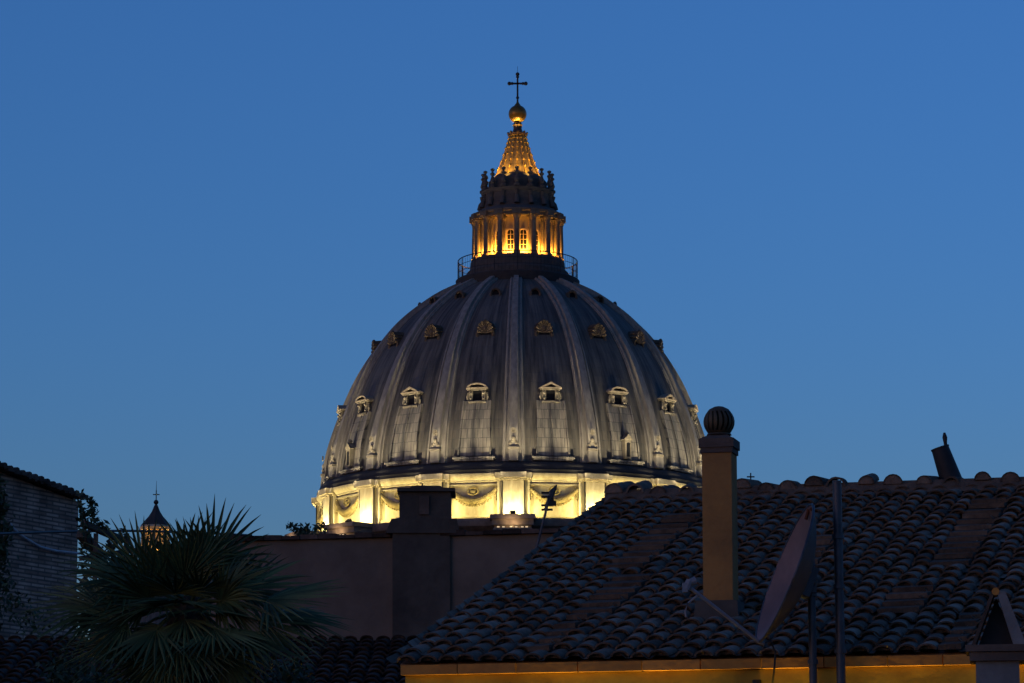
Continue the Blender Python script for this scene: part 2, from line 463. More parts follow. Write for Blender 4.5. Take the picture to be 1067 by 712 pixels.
# middle dormers: scalloped bronze shell hoods
r, z, nr, nz = dome_at(371)
m = MB(); yf = -(r+.62)
for k in range(9):
    a = math.pi*k/8
    m.tube([(0,yf+.15,z-.2),(1.15*math.cos(a),yf-.1,z+.1+1.55*math.sin(a)),(1.3*math.cos(a),yf+1.2,z+.1+1.5*math.sin(a)),(1.1*math.cos(a),yf+3.4,z+.3+1.3*math.sin(a))],[.12,.3,.34,.3],6)
m.ball((0,yf+1.6,z+.5),1.2,12,8,(1,1.6,.95)); m.ball((0,yf,z+1.75),.3,8,5)
for sx in (-1.2,1.2): m.tube([(sx,yf+.3,z+.2),(sx*1.1,yf+.2,z-.6),(sx*.8,yf+.3,z-1.4)],[.26,.3,.2],6)
m.box((0,yf+.9,z-1.4),(2.2,1.7,.35))
d2 = m.build('dormer_window', M['bronze'], BAS, rz=AZ0+STEP/2, smooth=True)
m = MB(); m.lathe([(0.0,0),(.85,0)],16); m.v = [(v[0], yf-.08+.25, z-.45+v[1]) for v in m.v]; m.build('pane', M['glass_dark'], d2)
for q_ in [d2]+[k for k in COL.objects if k.parent == d2]: shrink(q_.data, (0,-r+.5,z), .86)
ring(d2, 16, STEP)
# upper round windows
r, z, nr, nz = dome_at(325)
m = MB(); yf = -(r+.5)
pts = [(.85*math.cos(2*math.pi*k/16), yf, z+.95*math.sin(2*math.pi*k/16)) for k in range(17)]
m.tube(pts, .26, 6, cap=False); m.box((0,yf+.9,z-1.0),(1.5,1.6,.3)); m.prism([(.95*math.cos(2*math.pi*k/14), z+1.0*math.sin(2*math.pi*k/14)) for k in range(14)], yf+.2, yf+3.5)
d3 = m.build('round_window', M['bronze'], BAS, rz=AZ0+STEP/2)
m = MB(); m.prism([(.7*math.cos(2*math.pi*k/14), z+.8*math.sin(2*math.pi*k/14)) for k in range(14)], yf+.12, yf+.18); m.build('pane', M['glass_dark'], d3)
for q_ in [d3]+[k for k in COL.objects if k.parent == d3]: shrink(q_.data, (0,-r+.9,z), .8)
ring(d3, 16, STEP)

# lead step under the dome, colour darkened to read as a shadow band
m = MB(); m.lathe([dp(198,507), dp(204,509), dp(206.3,512), dp(206.6,516), dp(209,516.5), dp(209,520), dp(203,520.5)][::-1], 160)
m.build('base_step', M['dark_lead'], BAS, smooth=True)
# attic
m = MB(); m.lathe([dp(203,572), dp(206,571), dp(206,566), dp(203.5,563), dp(203,529), dp(205,528), dp(205,526.5), dp(208.5,524), dp(209.5,522), dp(209.5,520.3), dp(203,520.3)], 160)
attic = m.build('attic_wall', M['travertine'], BAS, smooth=True)
# pilaster blocks with their broken cornice
m = MB(); s = dm(545); r0 = 202.5*s
def blk(w, r1, ya, yb): m.box((0,-(r0+r1*s)/2,(dz(ya)+dz(yb))/2),(w,r1*s-r0,abs(dz(ya)-dz(yb))))
blk(4.4, 206.5, 568, 528); blk(2.75, 210, 567.5, 527.5); blk(4.9, 209, 571, 568.2); blk(3.3,212.5,571.5,567.7)
blk(4.7, 208, 527.8, 525.6); blk(3.1, 212, 527.3, 525.4); blk(5.0, 210.8, 525.5, 520.2); blk(3.5, 214.6, 525.2, 519.8)
pil = m.build('pilaster', M['travertine'], attic, rz=AZ0)
# festoon in each bay
m = MB(); rr = 204.4*s; zt = dz(536); zb = dz(547)
def onr(x, z, o=0): return (x, -(math.sqrt(rr*rr-x*x)+o), z)
for k in range(25):
    u = k/24*2-1; m.ball(onr(u*3.1, zb+(zt-zb)*u*u, .1), .30+.16*(1-u*u), 7, 5)
for sx in (-1,1):
    for q in range(5): m.ball(onr(sx*(3.15+.12*math.sin(q*2)), zt-.05-.32*q, .08), .2-.015*q, 6, 4)
    m.tube([onr(sx*3.1,zt,.1), onr(sx*3.5,zt+.45,.12), onr(sx*2.7,zt+.5,.12), onr(sx*3.1,zt,.1)], .1, 5)
pts = [onr(.75*math.cos(2*math.pi*k/14), zt-.15+.5*math.sin(2*math.pi*k/14), .1) for k in range(15)]
m.tube(pts, .13, 5, cap=False); m.ball(onr(0,zt-.15,.0), .45, 8, 6, (1,.6,.8))
for k in range(14): m.ball(onr(-2.4+k*.37, zb+(zt-zb)*((-2.4+k*.37)/3.1)**2-.55,.05), .17, 6, 4, (1,1,1.5))
m2 = MB()
for x_ in (-1.52,1.52): m2.tube([(x_,-209.3*s,dz(567)),(x_,-209.3*s,dz(528))],.085,6)
pipe = m2.build('downpipe', M['iron'], attic, rz=AZ0)
fest = m.build('festoon', mat('stained_carving', (.34,.27,.14), (.16,.125,.06), 2, rough=.95), attic, rz=AZ0+STEP/2, smooth=True)
# raised frame of each bay panel
m = MB()
def arcbar(x0, x1, z, h, d):
    n = 8
    for i in range(n):
        a, b = x0+(x1-x0)*i/n, x0+(x1-x0)*(i+1)/n
        p = [onr(a,z-h/2,-.3),onr(b,z-h/2,-.3),onr(b,z-h/2,d),onr(a,z-h/2,d)]; t = [(q[0],q[1],q[2]+h) for q in p]
        m.hexa(p, t)
arcbar(-3.9,3.9,dz(531),.18,.12); arcbar(-3.9,3.9,dz(562),.3,.2)
frm = m.build('panel_frame', M['travertine'], attic, rz=AZ0+STEP/2)
for o in (pil, fest, frm, pipe):
    for k in range(1,16): dup(o, attic, o.rotation_euler.z+STEP*k)
# drum: wall, entablature, buttresses with paired columns
ZL = dz(566)
m = MB(); m.lathe([(214*s,46),(214*s,52),(203*s,53),(203*s,ZL-3.4),(208*s,ZL-3.2),(209*s,ZL-1.6),(220*s,ZL-1.0),(222.5*s,ZL-.25),(222.5*s,ZL),(202*s,ZL+.15)], 128)
drum = m.build('drum_wall', M['soot_stone'], BAS, smooth=True)
m = MB()
def blk2(w, ra, rb, za, zb_): m.box((0,-(ra+rb)*s/2,(za+zb_)/2),(w,(rb-ra)*s,zb_-za))
blk2(5.0,201,240,ZL-2.9,ZL-1.3); blk2(5.6,201,244,ZL-1.29,ZL-.5); blk2(6.1,201,247,ZL-.49,ZL+.1); blk2(3.2,201,232,46,ZL-2.91); blk2(6.0,201,246,46,54)
blk2(5.2,201,252,ZL-2.1,ZL-1.85)
for sx in (-1.7,1.7):
    m.lathe([(.95,54),(.95,54.6),(.75,55),(.62,ZL-4.6),(.95,ZL-3.2),(1.0,ZL-2.92)], 14, (sx,-238*s))
but = m.build('buttress', M['soot_stone'], drum, rz=AZ0)
for k in range(1,16): dup(but, drum, AZ0+STEP*k)
m = MB(); m.box((0,-20,23),(60,120,46)); m.prism([(-30.5,46),(30.5,46),(0,52)],-80,-46); m.build('nave', M['soot_stone'], BAS)

# floodlights on the drum ledge
m = MB(); fy = -233*s
m.box((0,fy,ZL+.55),(.75,.35,.55),rx=R(-55)); m.beam((-.45,fy,ZL+.1),(-.45,fy,ZL+.6),.08,.08); m.beam((.45,fy,ZL+.1),(.45,fy,ZL+.6),.08,.08)
fl = m.build('floodlight', M['iron'], BAS, rz=AZ0)
for k in range(16):
    o = fl if k == 0 else dup(fl, BAS, AZ0+STEP*k)
    a = AZ0+STEP*k
    def pol(r_, z_): return (r_*math.sin(a), -r_*math.cos(a), z_)
    spot('flood_lamp', pol(223*s, ZL+.6), pol(208*s, ZL+2.0), 3600, (1,.82,.36), 2.4, .8, .3, BAS)
    for sg in (-1,1):
        a = AZ0+STEP*k+sg*R(5.2)
        spot('flood_lamp', pol(221*s, ZL+.6), Vector(pol(203*s, ZL+2.8))+Vector((math.cos(a),math.sin(a),0))*sg*2.0, 1150, (1,.80,.25), 2.3, .8, .3, BAS)
        spot('dome_lamp', pol(245*s, ZL+.7), pol(245*s-5.5, ZL+17.7), 20000, (1,.84,.54), R(46), .5, .4, BAS)
    a = AZ0+STEP*k
    spot('ressaut_lamp', pol(253*s, ZL-1.5), pol(238*s, ZL+.2), 300, (1,.62,.30), 2.6, .8, .2, BAS)
m = MB(); m2 = MB()
for x_ in (-1.9,-1.2,-.2,.5,1.3,1.9):
    m.box((x_,-251*s,ZL-1.70),(.5,.3,.28)); m2.box((x_,-251*s-.16,ZL-1.70),(.36,.03,.18))
fr_ = m.build('floodlight_row', M['iron'], BAS, rz=AZ0); m2.build('lens', M['flood_glow'], fr_); ring(fr_, 16, STEP)
# wash lights for the dome standing on the roofs around the drum
for k in range(12):
    a = R(15)+R(30)*k
    def pol(r_, z_): return (r_*math.sin(a), -r_*math.cos(a), z_)
    spot('dome_wash_lamp', pol(62, 58), pol(26, ZL+19), 9500, (1,.86,.66), R(34), .9, .5, BAS)

# ---------------- lantern
ls = dm(240)
def lz(y): return dz(y)
m = MB(); m.lathe([(62*ls,lz(306)),(64*ls,lz(299)),(64.5*ls,lz(294)),(62.5*ls,lz(292.6)),(50*ls,lz(292))], 96)
gal = m.build('gallery', M['dark_lead'], BAS, smooth=True)
m = MB(); rg = 62*ls
for zz in (lz(273), lz(279.5), lz(286)):
    m.tube([(rg*math.sin(2*math.pi*k/64),-rg*math.cos(2*math.pi*k/64),zz) for k in range(65)], .075 if zz == lz(273) else .04, 5, cap=False)
for k in range(96):
    a = 2*math.pi*k/96; m.beam((rg*math.sin(a),-rg*math.cos(a),lz(292.7)),(rg*math.sin(a),-rg*math.cos(a),lz(273)), .13 if k%6==0 else .035, .13 if k%6==0 else .035)
m.build('railing', M['iron'], gal)
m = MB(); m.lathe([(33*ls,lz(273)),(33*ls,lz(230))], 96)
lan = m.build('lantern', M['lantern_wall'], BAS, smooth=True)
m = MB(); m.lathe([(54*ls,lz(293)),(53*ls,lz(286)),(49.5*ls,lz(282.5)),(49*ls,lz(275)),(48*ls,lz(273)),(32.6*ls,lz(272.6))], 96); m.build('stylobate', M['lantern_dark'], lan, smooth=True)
# arched windows between the columns
m = MB(); yf = -33.4*ls; wz0, wz1 = lz(268), lz(249)
arch = [(.52,wz0),(.52,wz1)] + [(.52*math.cos(math.pi*k/8), wz1+.52*math.sin(math.pi*k/8)) for k in range(1,8)] + [(-.52,wz1),(-.52,wz0)]
m.prism(arch, yf-.02, yf+.6)
win = m.build('lantern_window', M['glass_dark'], lan, rz=AZ0+STEP/2)
for q in (win,):
    for k in range(1,16): dup(win, lan, AZ0+STEP*(k+.5))
m = MB()
for i in range(len(arch)-1):
    a, b = arch[i], arch[i+1]; m.beam((a[0]*1.1,yf-.08,a[1]),(b[0]*1.1,yf-.08,b[1]),.2,.2)
m.beam((0,yf-.05,wz0),(0,yf-.05,wz1+.6),.07,.07)
for q in range(4): m.beam((-.5,yf-.05,wz0+.75*q+.2),(.5,yf-.05,wz0+.75*q+.2),.06,.06)
wf = m.build('window_frame', M['lantern_wall'], lan, rz=AZ0+STEP/2)
for k in range(1,16): dup(wf, lan, AZ0+STEP*(k+.5))
# paired columns
def col_at(dx, rc):
    m = MB(); z0, z1 = lz(272.8), lz(232.5); h = z1-z0
    m.box((dx,-rc,z0+.12),(1.04,1.04,.24)); m.lathe([(.50,z0+.24),(.50,z0+.4),(.43,z0+.55),(.43,z0+h*.4),(.37,z1-.75),(.42,z1-.7),(.38,z1-.62),(.52,z1-.18)],14,(dx,-rc)); m.box((dx,-rc,z1-.09),(1.08,1.08,.18))
    return m.build('column', M['lantern_stone'], lan, rz=AZ0, smooth=True)
cA = col_at(0, 44.6*ls); cB = col_at(0, 39.3*ls)
for c in (cA, cB):
    for k in range(1,16): dup(c, lan, AZ0+STEP*k)
# entablature and the stages above
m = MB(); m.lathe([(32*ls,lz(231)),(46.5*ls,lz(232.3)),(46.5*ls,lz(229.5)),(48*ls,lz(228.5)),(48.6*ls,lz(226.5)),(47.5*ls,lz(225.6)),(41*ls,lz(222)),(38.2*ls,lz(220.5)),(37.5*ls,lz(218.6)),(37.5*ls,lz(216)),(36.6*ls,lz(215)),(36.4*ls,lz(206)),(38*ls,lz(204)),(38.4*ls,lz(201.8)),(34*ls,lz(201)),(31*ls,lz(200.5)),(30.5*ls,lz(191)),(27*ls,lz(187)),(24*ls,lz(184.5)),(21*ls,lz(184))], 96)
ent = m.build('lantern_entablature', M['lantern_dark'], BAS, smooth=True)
m = MB()
m.box((0,-47*ls,lz(229.4)),(1.3,.9,(lz(226.6)-lz(232.2)))); m.tube([(0,-39.6*ls,lz(219.5)),(0,-38.4*ls,lz(214)),(0,-36.6*ls,lz(210.5)),(0,-37.2*ls,lz(205.5))],[.4,.36,.26,.34],8)
vol = m.build('volute', M['lantern_dark'], ent, rz=AZ0, smooth=True)
for k in range(1,16): dup(vol, ent, AZ0+STEP*k)
m = MB(); zc = lz(201.6)
m.lathe([(.5,zc),(.5,zc+.35),(.25,zc+.5),(.42,zc+.95),(.28,zc+1.4),(.16,zc+1.8),(.34,zc+2.0),(.36,zc+2.15),(.14,zc+2.35),(.16,zc+2.5),(.32,zc+2.7),(.3,zc+2.85),(.0,zc+3.0)],10,(0,-36*ls))
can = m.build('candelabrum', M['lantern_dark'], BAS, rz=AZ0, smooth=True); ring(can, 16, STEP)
# spire
SPX = spline([(23.5,186),(21,181.5),(16.5,170),(12.5,158),(9.8,149),(8,143)],5)
SP = [(r_*ls,lz(y_)) for r_,y_ in SPX]
m = MB(); m.lathe(SP, 64, rfun=lambda a, z: 1+.05*math.cos(16*a))
spi = m.build('spire', M['spire'], BAS, smooth=True)
m = MB()
for (r_, z_) in SP[7::3]:
    m.ball((0,-r_*1.06,z_+.1), .19, 6, 4); 
m.tube([(0,-r_*1.04,z_) for r_, z_ in SP], .13, 5)
cr_ = m.build('spire_rib', M['gold'], spi, rz=AZ0, smooth=True)
for k in range(1,16): dup(cr_, spi, AZ0+STEP*k)
m = MB(); m.lathe([(8*ls,lz(143)),(10.3*ls,lz(142)),(10.5*ls,lz(140)),(7*ls,lz(139.5)),(5.5*ls,lz(138)),(4.2*ls,lz(134)),(5.2*ls,lz(130.5)),(3.5*ls,lz(128))], 32)
for k in range(8):
    a = math.pi/4*k; m.ball((9.8*ls*math.sin(a),-9.8*ls*math.cos(a),lz(139)),.2,6,4)
m.build('collar', M['dark_bronze'], BAS, smooth=True)
zb_ = lz(119)
m = MB(); m.lathe([(.01,zb_-9.6*ls)]+[(9.5*ls*math.sin(math.pi*k/16), zb_-9.5*ls*math.cos(math.pi*k/16)) for k in range(1,15)]+[(3.2*ls,zb_+9.6*ls),(1.4*ls,zb_+12*ls),(.6*ls,zb_+15*ls)], 32)
m.build('ball', M['ball_gold'], BAS, smooth=True)
m = MB(); zt = lz(77.5); zc = lz(87.2)
m.beam((0,0,lz(106)),(0,0,zt),.26,.26); m.beam((-8.6*ls,0,zc),(8.6*ls,0,zc),.26,.24)
for p in ((0,zt),(-8.6*ls,zc),(8.6*ls,zc)): m.ball((p[0],0,p[1]),.3,8,5)
for p in ((0,zt-.4),(-8.6*ls+.4,zc),(8.6*ls-.4,zc),(0,lz(102))): m.ball((p[0],0,p[1]),.24,8,5)
m.beam((0,0,zt),(0,0,zt+1.2),.05,.05)
m.build('cross', M['iron'], BAS, smooth=True)
# lantern lamps
for k in range(16):
    for off_, pw in ((.5, 60),):
        a = AZ0+STEP*(k+off_)
        point('lantern_lamp', (39*ls*math.sin(a), -39*ls*math.cos(a), lz(272)+.6), 1700, (1,.41,.045), .12, BAS)
    a = AZ0+STEP*k
    point('column_lamp', (41.9*ls*math.sin(a), -41.9*ls*math.cos(a), lz(272)+.25), 130, (1,.5,.09), .1, BAS)
m = MB(); m.box((0,-46.8*ls,lz(272.4)+.12),(.32,.2,.24)); m.box((0,-46.2*ls,lz(272.4)+.2),(.1,.4,.1))
lf = m.build('lantern_floodlight', M['iron'], lan, rz=AZ0)
for k in range(1,16): dup(lf, lan, AZ0+STEP*k)
for k in range(16):
    a = AZ0+STEP*k
    point('column_uplight', (46.9*ls*math.sin(a), -46.9*ls*math.cos(a), lz(272.4)+.42), 330, (1,.62,.2), .08, BAS)
for k in range(8):
    a = R(22.5)+R(45)*k
    spot('spire_lamp', (32.5*ls*math.sin(a), -32.5*ls*math.cos(a), lz(188.6)), (0,0,lz(158)), 2000, (1,.56,.11), 1.2, .7, .3, BAS)
    spot('ball_lamp', (8.6*ls*math.sin(a), -8.6*ls*math.cos(a), lz(138.4)), (2.5*ls*math.sin(a),-2.5*ls*math.cos(a),lz(121)), 650, (1,.66,.16), .62, .6, .05, BAS)

# ================================================================== far churches
def far_px(Y): return pxm(Y)
Y = 330; base = at(162,560,Y); q = pxm(Y)
CUP = thing('church_cupola', 'small distant church cupola with a glowing arcaded lantern and thin cross', 'church', (base.x, Y, 0))
fz = lambda y: at(162,y,Y).z
m = MB(); m.lathe([(60*q,0),(60*q,fz(680)),(64*q,fz(678)),(62*q,fz(674)),(56*q,fz(640)),(42*q,fz(612)),(20*q,fz(597)),(16*q,fz(594))], 48); m.build('dome', M['lead'], CUP, smooth=True)
m = MB(); m.lathe([(16.5*q,fz(595)),(16.5*q,fz(587)),(9*q,fz(586.5)),(9*q,fz(552)),(15.5*q,fz(553)),(16.5*q,fz(550)),(15*q,fz(548))], 32); lw = m.build('lantern_wall', M['lantern_wall'], CUP, smooth=True)
m = MB(); m.tube([(0,-13.5*q,fz(587)),(0,-13.5*q,fz(552))],[1.7*q,1.4*q],8); c0 = m.build('column', M['lantern_stone'], lw)
for k in range(1,8): dup(c0, lw, R(45)*k)
m = MB(); m.lathe([(15*q,fz(548)),(12*q,fz(544)),(7*q,fz(538)),(4*q,fz(533)),(2*q,fz(527.5)),(1.2*q,fz(526))], 24, rfun=lambda a,z: 1+.06*math.cos(8*a)); m.build('spire', M['dark_lead'], CUP, smooth=True)
m = MB(); m.ball((0,0,fz(523.5)),2.6*q,12,8); m.build('ball', M['iron'], CUP, smooth=True)
m = MB(); m.beam((0,0,fz(524)),(0,0,fz(511)),.09,.09); m.beam((-3.4*q,0,fz(515.5)),(3.4*q,0,fz(515.5)),.09,.09); m.tube([(0,0,fz(511)),(0,0,fz(501))],[.03,.012],4); m.build('cross', M['iron'], CUP)
for k in range(8):
    a = R(22.5)+R(45)*k
    point('cupola_lamp', (11.5*q*math.sin(a), -11.5*q*math.cos(a), fz(583)), 520, (1,.58,.16), .1, CUP)

Y = 190; base = at(782.5,520,Y)
TW = thing('bell_tower', 'distant bell tower whose thin iron cross just clears the roof ridge beside the ochre flue', 'church tower', (base.x, Y, 0))
fz = lambda y: at(782.5,y,Y).z
m = MB(); m.box((0,0,fz(600)/2),(4,4,fz(600))); m.build('tower_wall', M['old_plaster'], TW)
m = MB(); t4 = fz(600); m.add([(-2.2,-2.2,t4),(2.2,-2.2,t4),(2.2,2.2,t4),(-2.2,2.2,t4),(0,0,fz(509))],[(0,1,4),(1,2,4),(2,3,4),(3,0,4)]); m.build('tower_roof', M['dark_tile'], TW)
m = MB(); m.beam((0,0,fz(511)),(0,0,fz(493)),.07,.07); m.beam((-4*pxm(Y),0,fz(497)),(4*pxm(Y),0,fz(497)),.07,.07); m.build('cross', M['iron'], TW)

# ================================================================== OCHRE HOUSE (right)
def tile_roof(mb, x0, nx, s, run, pitch, z0, course, flats=(), seed=1, y0=0.0, jit=1.0):
    """courses of half-round cover tiles over pans; eaves along local x at y0, rising along +y"""
    rnd = random.Random(seed)
    cp, sp = math.cos(pitch), math.sin(pitch)
    L = run/cp; ny = int(L/course)+1
    def W(x, l, h):                # along slope l, height h over plane
        return (x, y0 + l*cp - h*sp, z0 + l*sp + h*cp)
    flat = dict(flats)
    for i in range(nx):
        xc0 = x0 + (i+.5)*s
        for j in range(ny):
            l0 = j*course + rnd.uniform(-.025,.025)*jit - .03; l1 = min(l0 + course*1.3, L)
            xc = xc0 + rnd.uniform(-.014,.014)*jit; dx = rnd.uniform(-.014,.014)*jit
            mb.cur = min(1, max(0, rnd.gauss(.45,.24)))
            if rnd.random() < .05: mb.cur = 1.0
            if flat.get((i, j)) == 0 and flat.get((i-1, j)) == 2: continue
            if flat.get((i, j)):
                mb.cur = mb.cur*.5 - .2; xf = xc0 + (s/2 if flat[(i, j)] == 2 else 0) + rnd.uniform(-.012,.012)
                hb, ha = .082+rnd.uniform(-.008,.008), .042
                w = s*(.98 if flat[(i, j)] == 2 else .5)
                mb.hexa([W(xf-w,l0,hb-.034),W(xf+w,l0+.012,hb-.034),W(xf+w,l1,ha-.022),W(xf-w,l1,ha-.022)],[W(xf-w,l0,hb),W(xf+w,l0+.012,hb+.006),W(xf+w,l1,ha),W(xf-w,l1,ha)])
                continue
            # pan
            n = 3; vs = []
            for (l, lift) in ((l0,.024),(l1,.0)):
                for k in range(n+1):
                    t = -1+2*k/n; vs.append(W(xc0 - s/2 + t*s*.36, l, lift + .012 + .04*t*t))
            mb.add(vs, [(k, k+1, n+2+k, n+1+k) for k in range(n)])
            # cover
            mb.cur = min(1, max(0, mb.cur + rnd.uniform(-.15,.15)))
            ra, rb = s*.45*rnd.uniform(.94,1.06), s*.37; n = 8; th = .014
            ha, hb = .045+rnd.uniform(0,.014)*jit, .02
            vs = []
            for (l, rr, h, x_) in ((l0,ra,ha,xc+dx),(l1,rb,hb,xc-dx)):
                for k in range(n+1):
                    a = math.pi*k/n; vs.append(W(x_ + rr*math.cos(a), l, h + .60*rr*math.sin(a)))
            for k in range(n+1):
                a = math.pi*k/n; vs.append(W(xc+dx + (ra-th)*math.cos(a), l0, ha + .60*(ra-th)*math.sin(a)-.004))
            for k in range(n+1):
                a = math.pi*k/n; vs.append(W(xc+dx*.8 + (ra-th)*math.cos(a), l0+.03, ha + .60*(ra-th)*math.sin(a)-.004))
            q = n+1
            fs = [(k+1, k, q+k, q+k+1) for k in range(n)] + [(k, k+1, 2*q+k+1, 2*q+k) for k in range(n)] + [(2*q+k, 2*q+k+1, 3*q+k+1, 3*q+k) for k in range(n)] + [tuple(range(3*q,4*q))]
            c_ = mb.cur; mb.add(vs, fs[:n]); mb.cur = c_*.35 - .25  # tile ends tinted darker, their shade put into the colour
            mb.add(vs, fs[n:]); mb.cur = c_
    mb.cur = .5
    x1 = x0 + nx*s
    mb.hexa([W(x0,.12,-.05),W(x1,.12,-.05),W(x1,L,-.05),W(x0,L,-.05)],[W(x0,.12,.0),W(x1,.12,.0),W(x1,L,.0),W(x0,L,.0)])

DL = 23.0
E0 = at(412, 696, DL)
HROT = R(-14.5); PITCH = R(16.1); RUN = .2915*DL; NX = 54; TS = .149; CRS = .262
HOUSE = thing('ochre_house', 'ochre house with a mossy half-round tile roof, brick eaves course and tall ochre flue', 'house', (E0.x, E0.y, 0), HROT)
hx = Vector((math.cos(HROT), math.sin(HROT), 0)); hy = Vector((-math.sin(HROT), math.cos(HROT), 0))
ZE = E0.z
def on_roof(px, py, h=0):          # local x,y,z where a sight line meets the roof plane
    n = (Vector((0,0,1))*math.cos(PITCH) - hy*math.sin(PITCH))
    d = ray(px,py); o = Vector((0,0,CAMZ)); p = o + d*((E0 + n*h - o).dot(n)/d.dot(n))
    q_ = p - E0
    return Vector((q_.dot(hx), q_.dot(hy), p.z))
def to_local(p):
    q_ = Vector(p) - Vector((E0.x,E0.y,0)); return Vector((q_.dot(hx), q_.dot(hy), q_.z))
flats = {}
def patch(px0, py0, px1, py1, w=2):
    a, b = on_roof(px0,py0,.06), on_roof(px1,py1,.06)
    j0, j1 = sorted((a.y/math.cos(PITCH)/CRS, b.y/math.cos(PITCH)/CRS))
    i0 = int(a.x/TS)
    for j in range(int(j0), int(j1)+1):
        for k_ in range(w): flats[(i0+k_, j)] = w if k_ == 0 else 0
patch(1016,520,962,583,2); patch(942,612,922,632,2); patch(705,533,655,586,2); patch(640,602,590,657,2); patch(1000,640,975,672,1); patch(600,640,590,668,1); patch(838,560,820,580,2)
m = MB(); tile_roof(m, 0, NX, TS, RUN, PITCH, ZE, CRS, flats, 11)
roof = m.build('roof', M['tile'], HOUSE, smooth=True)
# far slope and ridge tiles
m = MB(); zr = ZE + RUN*math.tan(PITCH); XL = NX*TS
m.hexa([(0,RUN+.02,zr-.06),(XL,RUN+.02,zr-.06),(XL,2*RUN,ZE-.06),(0,2*RUN,ZE-.06)],[(0,RUN+.02,zr+.03),(XL,RUN+.02,zr+.03),(XL,2*RUN,ZE+.03),(0,2*RUN,ZE+.03)])
m.build('rear_slope', M['dark_tile'], HOUSE)
m = MB(); rnd = random.Random(5)
m.cur = .1
m.hexa([(-.02,RUN-.22,zr-.02),(XL,RUN-.22,zr-.02),(XL,RUN+.2,zr-.02),(-.02,RUN+.2,zr-.02)],[(-.02,RUN-.12,zr+.10),(XL,RUN-.12,zr+.10),(XL,RUN+.12,zr+.10),(-.02,RUN+.12,zr+.10)])
x = .05
while x < XL-.2:                   # humped tile ends standing over the ridge mortar
    w = rnd.uniform(.070,.092); tilt = rnd.uniform(-.03,.035); zz = zr+.085+rnd.uniform(-.02,.025)
    m.cur = rnd.uniform(.0,.35)  # low tint darkens the humps, silhouette shade put into the colour
    hol = rnd.random() < .2
    sk = rnd.uniform(-.05,.05)
    n = 8; vs = []
    for (yy, rr, h) in ((RUN-.16,w,zz-.03),(RUN+.30,w*.85,zz+.04+tilt)):
        for k in range(n+1):
            a = math.pi*k/n; vs.append((x+ (sk if yy > RUN else 0) + rr*math.cos(a), yy, h + 1.0*rr*math.sin(a)))
    for (yy, rr, h) in ((RUN-.16,w-.016,zz-.03),(RUN+.30,w*.85-.016,zz+.04+tilt)):
        for k in range(n+1):
            a = math.pi*k/n; vs.append((x+ (sk if yy > RUN else 0) + rr*math.cos(a), yy, h + 1.0*rr*math.sin(a)))
    q_ = n+1
    fs = [(k+1,k,q_+k,q_+k+1) for k in range(n)] + [(k,k+1,2*q_+k+1,2*q_+k) for k in range(n)] + [(2*q_+k,2*q_+k+1,3*q_+k+1,3*q_+k) for k in range(n)]
    if not hol: fs.append(tuple(range(q_)))
    m.add(vs, fs)
    x += rnd.uniform(.19,.27)
m.build('ridge', M['tile'], roof)
# eaves brick course, wall, gable
m = MB(); rnd = random.Random(3); x = .06
while x < XL:
    m.cur = rnd.random(); l = .40*rnd.uniform(.9,1.1)
    m.box((x+l/2, -.09+.19+rnd.uniform(-.006,.006), ZE-.024), (l-.008, .38, .066)); x += l
m.build('brick_course', M['terracotta'], HOUSE)
m = MB()
m.box((XL/2+.03,-.03+.15,(ZE-.06)/2),(XL-.1,.3,ZE-.06)); m.box((XL/2+.03,2*RUN-.3,(ZE-.2)/2),(XL-.1,.3,ZE-.2))
for xx in (.15, XL-.15):
    m.v_ = len(m.v)
    pts = [(.33,0),(2*RUN-.5,0),(2*RUN-.5,ZE-.25),(RUN,zr-.12),(.33,ZE-.13)]
    vs = [(xx-.1,y,z_) for y,z_ in pts]+[(xx+.1,y,z_) for y,z_ in pts]; n=5
    m.add(vs,[tuple(range(n)),tuple(reversed(range(n,2*n)))]+[((i+1)%n,i,n+i,n+(i+1)%n) for i in range(n)])
m.build('wall', M['ochre'], HOUSE)
# dark pipe coming out of the wall
p = to_local(at(779,706,DL-1.0)); m = MB(); m.tube([(p.x,-.05,ZE-.13),(p.x,-.05,ZE-2.5)],.03,8); m.build('drain_pipe', M['iron'], HOUSE)
# tall flue
c = on_roof(748.5, 652); fw = .212
m = MB()
zbot = c.z-.15; ztop = None
fr = on_roof(744,652)
# level of the painted top from the photograph
wp = Vector((E0.x,E0.y,0)) + hx*c.x + hy*(c.y+fw/2)
def zat(py): return at(750,py,wp.y).z
m.box((c.x,c.y+fw/2,(zat(627)+zat(474))/2),(fw,fw,zat(474)-zat(627)))
chim = m.build('chimney', M['flue_plaster'], HOUSE)
m = MB(); z0, z1 = c.z-.25, zat(627)-.002
m.hexa([(c.x-.205,c.y-.07,z0),(c.x+.18,c.y-.07,z0),(c.x+.18,c.y+.3,z0),(c.x-.205,c.y+.3,z0)],[(c.x-.155,c.y-.03,z1),(c.x+.14,c.y-.03,z1),(c.x+.14,c.y+fw+.03,z1),(c.x-.155,c.y+fw+.03,z1)])
m.build('chimney_base', M['stack_plaster'], chim)
m = MB(); z0, z1 = zat(474), zat(459); e = fw/2+.014; cy = c.y+fw/2
m.box((c.x,cy,z0+.022),(2*e-.008,2*e-.008,.04)); m.box((c.x,cy,(z0+.04+z1)/2),(2*e+.012,2*e+.012,z1-z0-.04))
m.hexa([(c.x-e,cy-e,z1),(c.x+e,cy-e,z1),(c.x+e,cy+e,z1),(c.x-e,cy+e,z1)],[(c.x-.07,cy-.07,z1+.03),(c.x+.07,cy-.07,z1+.03),(c.x+.07,cy+.07,z1+.03),(c.x-.07,cy+.07,z1+.03)])
m.build('chimney_cap', M['mortar'], chim)
m = MB(); zc = zat(440); rc = .112
